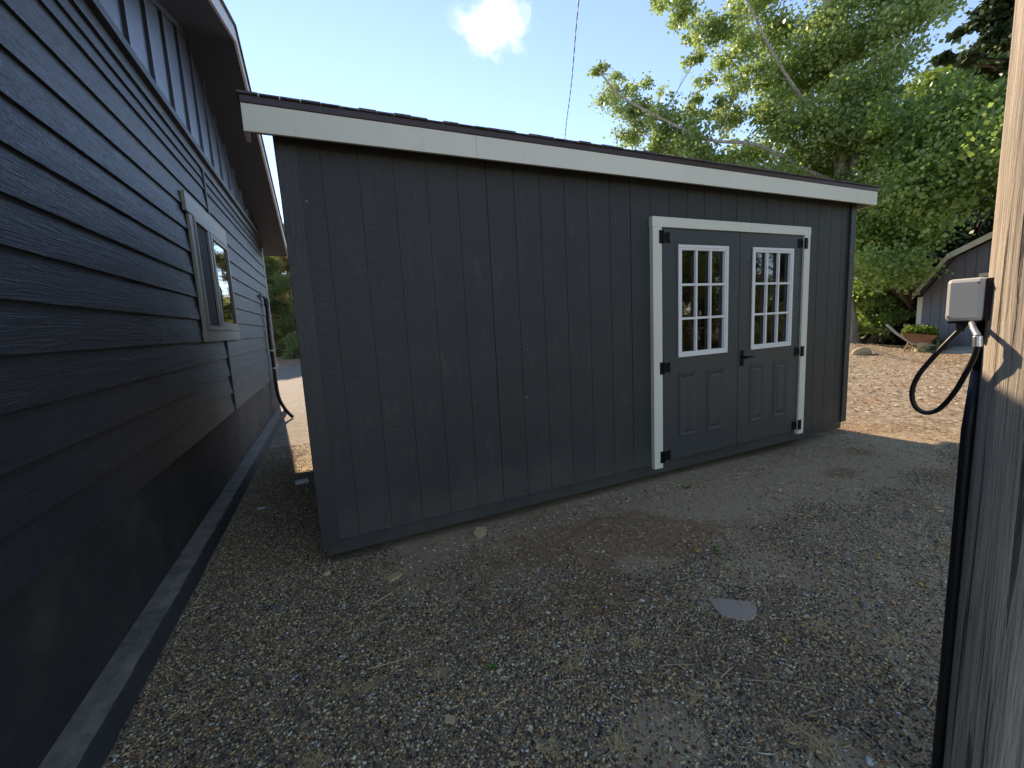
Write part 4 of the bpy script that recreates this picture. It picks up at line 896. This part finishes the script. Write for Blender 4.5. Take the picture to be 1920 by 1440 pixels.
for i, (x_, y_, s_, m_, lb) in enumerate([(1310, 1135, .022, 'stone_grey', 'dark grey stone left of the flagstone'), (1292, 1092, .012, 'stone_pale', 'small tan stone above the flagstone'), (490, 955, .03, 'fascia_grey', 'white paper scrap in the shade of the gap'), (1205, 1002, .013, 'stone_pale', 'pink stone near the shed skirt'), (820, 1196, .014, 'rock_tan', 'round tan pebble in the middle of the gravel'), (1080, 1200, .008, 'stone_pale', 'small white pebble right of the tan pebble'), (1510, 1118, .013, 'fascia_grey', 'white pebble right of the flagstone'), (1462, 1083, .02, 'stone_pale', 'flat grey stone on dirt near the conduit'), (1630, 1433, .016, 'fascia_grey', 'white egg shaped pebble at the bottom right'), (1204, 1128, .011, 'door_white', 'bright white pebble left of the flagstone'), (1620, 1140, .02, 'stone_grey', 'blue grey flat stone beside the utility pole'), (1074, 955, .022, 'rock_tan', 'tan stone close to the shed skirt under the blank wall'), (612, 1078, .03, 'rock_tan', 'flat brown stone by the left corner of the shed'), (690, 1020, .02, 'stone_grey', 'grey stone tucked under the shed skirt')]):
    q = ong(x_, y_); rock('pebble', (q.x, q.y, float(gz(q.x, q.y))+s_*.25), s_, s_*.75, s_*.45, M[m_], 20+i, lb, 'stone', rot=i*1.3, sub=2)
def leafobj(name, q, size, ang, mat, label, group=None, cat='leaf', n=1):
    mb = MB()
    for k in range(n):
        a = ang+k*2.2; L = size*(1-.12*k); ox, oy = (k*.6*size*math.cos(ang+.5*k), k*.5*size*math.sin(ang+.9*k)) if k else (0, 0)
        pr = [(0, 0, 0), (.25, .22, .12), (.55, .30, .22), (.8, .17, .14), (1, 0, .02), (.8, -.17, .1), (.55, -.30, .16), (.25, -.22, .14), (.5, 0, .03)]
        vs = [(ox+L*(x*math.cos(a)-y*math.sin(a)), oy+L*(x*math.sin(a)+y*math.cos(a)), L*z+.001*k) for x, y, z in pr]
        mb.add(vs, [(8, i, i+1) for i in range(7)]+[(8, 7, 0)])
    if n > 1: mb.tube([(size*.9*math.cos(ang+2.4), size*.9*math.sin(ang+2.4), .004)]+[(k*.6*size*math.cos(ang+.5*k), k*.5*size*math.sin(ang+.9*k), .004+.001*k) for k in range(n)], .0016, 6)
    o = mb.build(name, mat, None, smooth=True); m_ = o.modifiers.new('thick', 'SOLIDIFY'); m_.thickness = .0008
    o.location = (q.x, q.y, float(gz(q.x, q.y))+.006); return tag(o, label, cat, group)
leafobj('leaf_sprig', ong(1345, 1042), .05, -.4, M['leaf_green'], 'wilted green leaf sprig lying above the flagstone', cat='leaf sprig', n=7)
leafobj('green_leaf', ong(1203, 978), .03, .4, M['leaf_green'], 'small green leaf on the dirt near the door jamb', n=1)
for i, (x_, y_, lb) in enumerate([(1110, 1143, 'curled orange leaf left of the flagstone'), (1101, 1190, 'yellow leaf just below the curled orange leaf'), (1312, 1040, 'yellow leaf beside the green sprig'), (1508, 1177, 'yellow leaf fragment right and below the flagstone'), (1464, 1200, 'tan leaf lying on gravel below the flagstone'), (965, 1005, 'tan leaf on the dirt by the shed skirt'), (905, 1042, 'small yellow leaf left of centre below the shed'), (1732, 1101, 'long yellow leaf next to the utility pole'), (1655, 1050, 'brown leaf on shaded dirt toward the utility pole')]):
    leafobj('dry_leaf', ong(x_, y_), .030+.006*(i % 3), i*1.1, M['leaf_yellow'], lb)
def weed(q, size, n, mat, label):
    pts = []; mb = MB()
    for k in range(n):
        a = k*2.4; e = random.uniform(.2, .9); L = size*random.uniform(.6, 1)
        d = Vector((math.cos(a), math.sin(a), e)).normalized(); sdv = Vector((-math.sin(a), math.cos(a), 0))
        vs = [Vector((0, 0, 0)), d*L*.5+sdv*L*.2, d*L, d*L*.5-sdv*L*.2]; mb.add(vs, [(0, 1, 2, 3)])
    o = mb.build('weed', mat, None); m_ = o.modifiers.new('thick', 'SOLIDIFY'); m_.thickness = .0006
    o.location = (q.x, q.y, float(gz(q.x, q.y))+.002); return tag(o, label, 'weed')
weed(ong(922, 1252), .030, 11, M['weed_green'], 'bright green weed seedling in the open gravel')
weed(ong(815, 1022), .035, 9, M['leaf_green'], 'green weed growing at the shed skirt left of centre')
weed(ong(1289, 914), .05, 12, M['leaf_green'], 'small green weed at the foot of the door jamb')
TUFT = ['dry grass tuft just left of the green weed seedling', 'dry grass tuft to the right of the green weed seedling', 'straw tuft between the flagstone and the bottom edge of the photo', 'thin dry tuft left of the one beside the green seedling', 'wide straw tuft at the bottom centre of the photo', 'large straw tuft at the bottom right near the egg shaped pebble', 'dry tuft on gravel down and left of the flagstone', 'dry tuft just right of the yellow leaf near the flagstone', 'straw tuft nearest the black conduit on the pole', 'leftmost small tuft of the row level with the seedling', 'dry tuft above and right of the flagstone on bare dirt', 'straw tuft at the bottom edge left of centre', 'straw tuft at the bottom edge below the square bark chip', 'straw tuft left of the largest bottom right tuft']
for i, (x_, y_, s_) in enumerate([(825, 1262, .05), (1070, 1250, .06), (1300, 1310, .07), (690, 1290, .05), (1160, 1395, .075), (1540, 1400, .08), (1190, 1205, .05), (1540, 1178, .06), (1690, 1210, .07), (640, 1300, .05), (1560, 1075, .05), (590, 1425, .06), (1030, 1410, .06), (1490, 1370, .06)]):
    q = ong(x_, y_); mb = MB()
    for k in range(46):
        a = random.uniform(0, 6.28); L = s_*random.uniform(.4, 1); e = random.uniform(.05, .5); ox, oy = random.gauss(0, s_*.25), random.gauss(0, s_*.25)
        d = Vector((math.cos(a), math.sin(a), e)); sdv = Vector((-math.sin(a), math.cos(a), 0))*.0009; p0 = Vector((ox, oy, 0)); m1 = p0+d*L*.6; m2 = p0+Vector((math.cos(a), math.sin(a), e*.35))*L*1.1
        mb.add([p0-sdv, p0+sdv, m1+sdv, m1-sdv, m2+sdv*.3, m2-sdv*.3], [(0, 1, 2, 3), (3, 2, 4, 5)])
    o = mb.build('dry_grass_tuft', M['dry_grass'], None); o.location = (q.x, q.y, float(gz(q.x, q.y))+.003)
    tag(o, TUFT[i], 'grass tuft', 'dry grass tufts in the gravel')
TWIG = ['dry twig just below the tan wood offcut', 'short twig left of the round tan pebble', 'straight pale twig below the yellow leaves, lying level', 'short slanting twig right of the level pale twig', 'longest thin straw stem below the flagstone', 'short pale stick near the straw tuft below the flagstone', 'bent twig beside the conduit near the bottom', 'small upright looking stem nearest the foot of the conduit', 'twig running right from the yellow leaf near the flagstone', 'short twig at the bottom right of the square bark chip', 'long twig in the lower left gravel', 'short twig between the curled orange leaf and the flagstone', 'brown twig left of the green weed seedling', 'pale twig at the lower right under the long straw stem', 'curved twig touching the left shed corner', 'twig in shade left of the shed corner', 'brown stick on gravel below the green seedling on its right', 'short brown twig left of the level pale twig']
for i, (x0, y0, x1, y1) in enumerate([(698,1135,738,1112),(765,1210,790,1188),(1235,1250,1300,1250),(1350,1275,1375,1255),(1395,1278,1530,1298),(1450,1353,1487,1363),(1683,1300,1700,1280),(1738,1330,1757,1290),(1500,1180,1535,1200),(925,1330,960,1312),(560,1330,605,1275),(1230,1165,1245,1150),(690,1258,755,1240),(1500,1345,1560,1330),(585,1010,612,1018),(562,1015,590,1035),(1035,1281,1095,1278),(1245,1080,1275,1070)]):
    a, b = ong(x0, y0), ong(x1, y1); a.z = float(gz(a.x, a.y))+.007; b.z = float(gz(b.x, b.y))+.010; m_ = a.lerp(b, .5)+Vector((random.uniform(-.008, .008), random.uniform(-.008, .008), .004))
    o = MB().tube(resample([a, m_, b], 4), [.0028-.00016*k for k in range(9)], 6).build('twig', M['twig'] if i % 3 else M['dry_grass'], None, smooth=True); tag(o, TWIG[i], 'twig', 'dry twigs scattered on the gravel'); recenter(o)

# ------------------------------------------------------------------ cloud (a real body of vapour high above the yard)
def cloud():
    t = NT('cloud'); t.t.nodes.remove(t.b)
    v = t.n('VolumePrincipled'); v.inputs['Color'].default_value = (1, 1, 1, 1); v.inputs['Anisotropy'].default_value = .55
    nz = t.noise(t.mp((1, 1, 1.2)), .075, 10, .72, .8)
    ln = t.n('VectorMath', operation='LENGTH'); t.l(t.mp((1/46, 1/46, 1/30)), ln.inputs[0])
    fall = t.math('SUBTRACT', 1.0, ln.outputs['Value'])
    d = t.math('MULTIPLY', t.math('MAXIMUM', t.math('SUBTRACT', t.math('ADD', nz, t.math('MULTIPLY', fall, .50)), .735), 0.0), .10)
    t.l(d, v.inputs['Density']); t.l(v.outputs[0], t.o.inputs['Volume']); return t.m
bm = bmesh.new(); bmesh.ops.create_icosphere(bm, subdivisions=3, radius=1)
for v in bm.verts: v.co = Vector((v.co.x*46, v.co.y*46, v.co.z*30))
me = bpy.data.meshes.new('cloud'); bm.to_mesh(me); bm.free(); me.materials.append(cloud())
o = bpy.data.objects.new('cloud', me); C.objects.link(o); o.location = at(925, 45, 330); o['kind'] = 'structure'
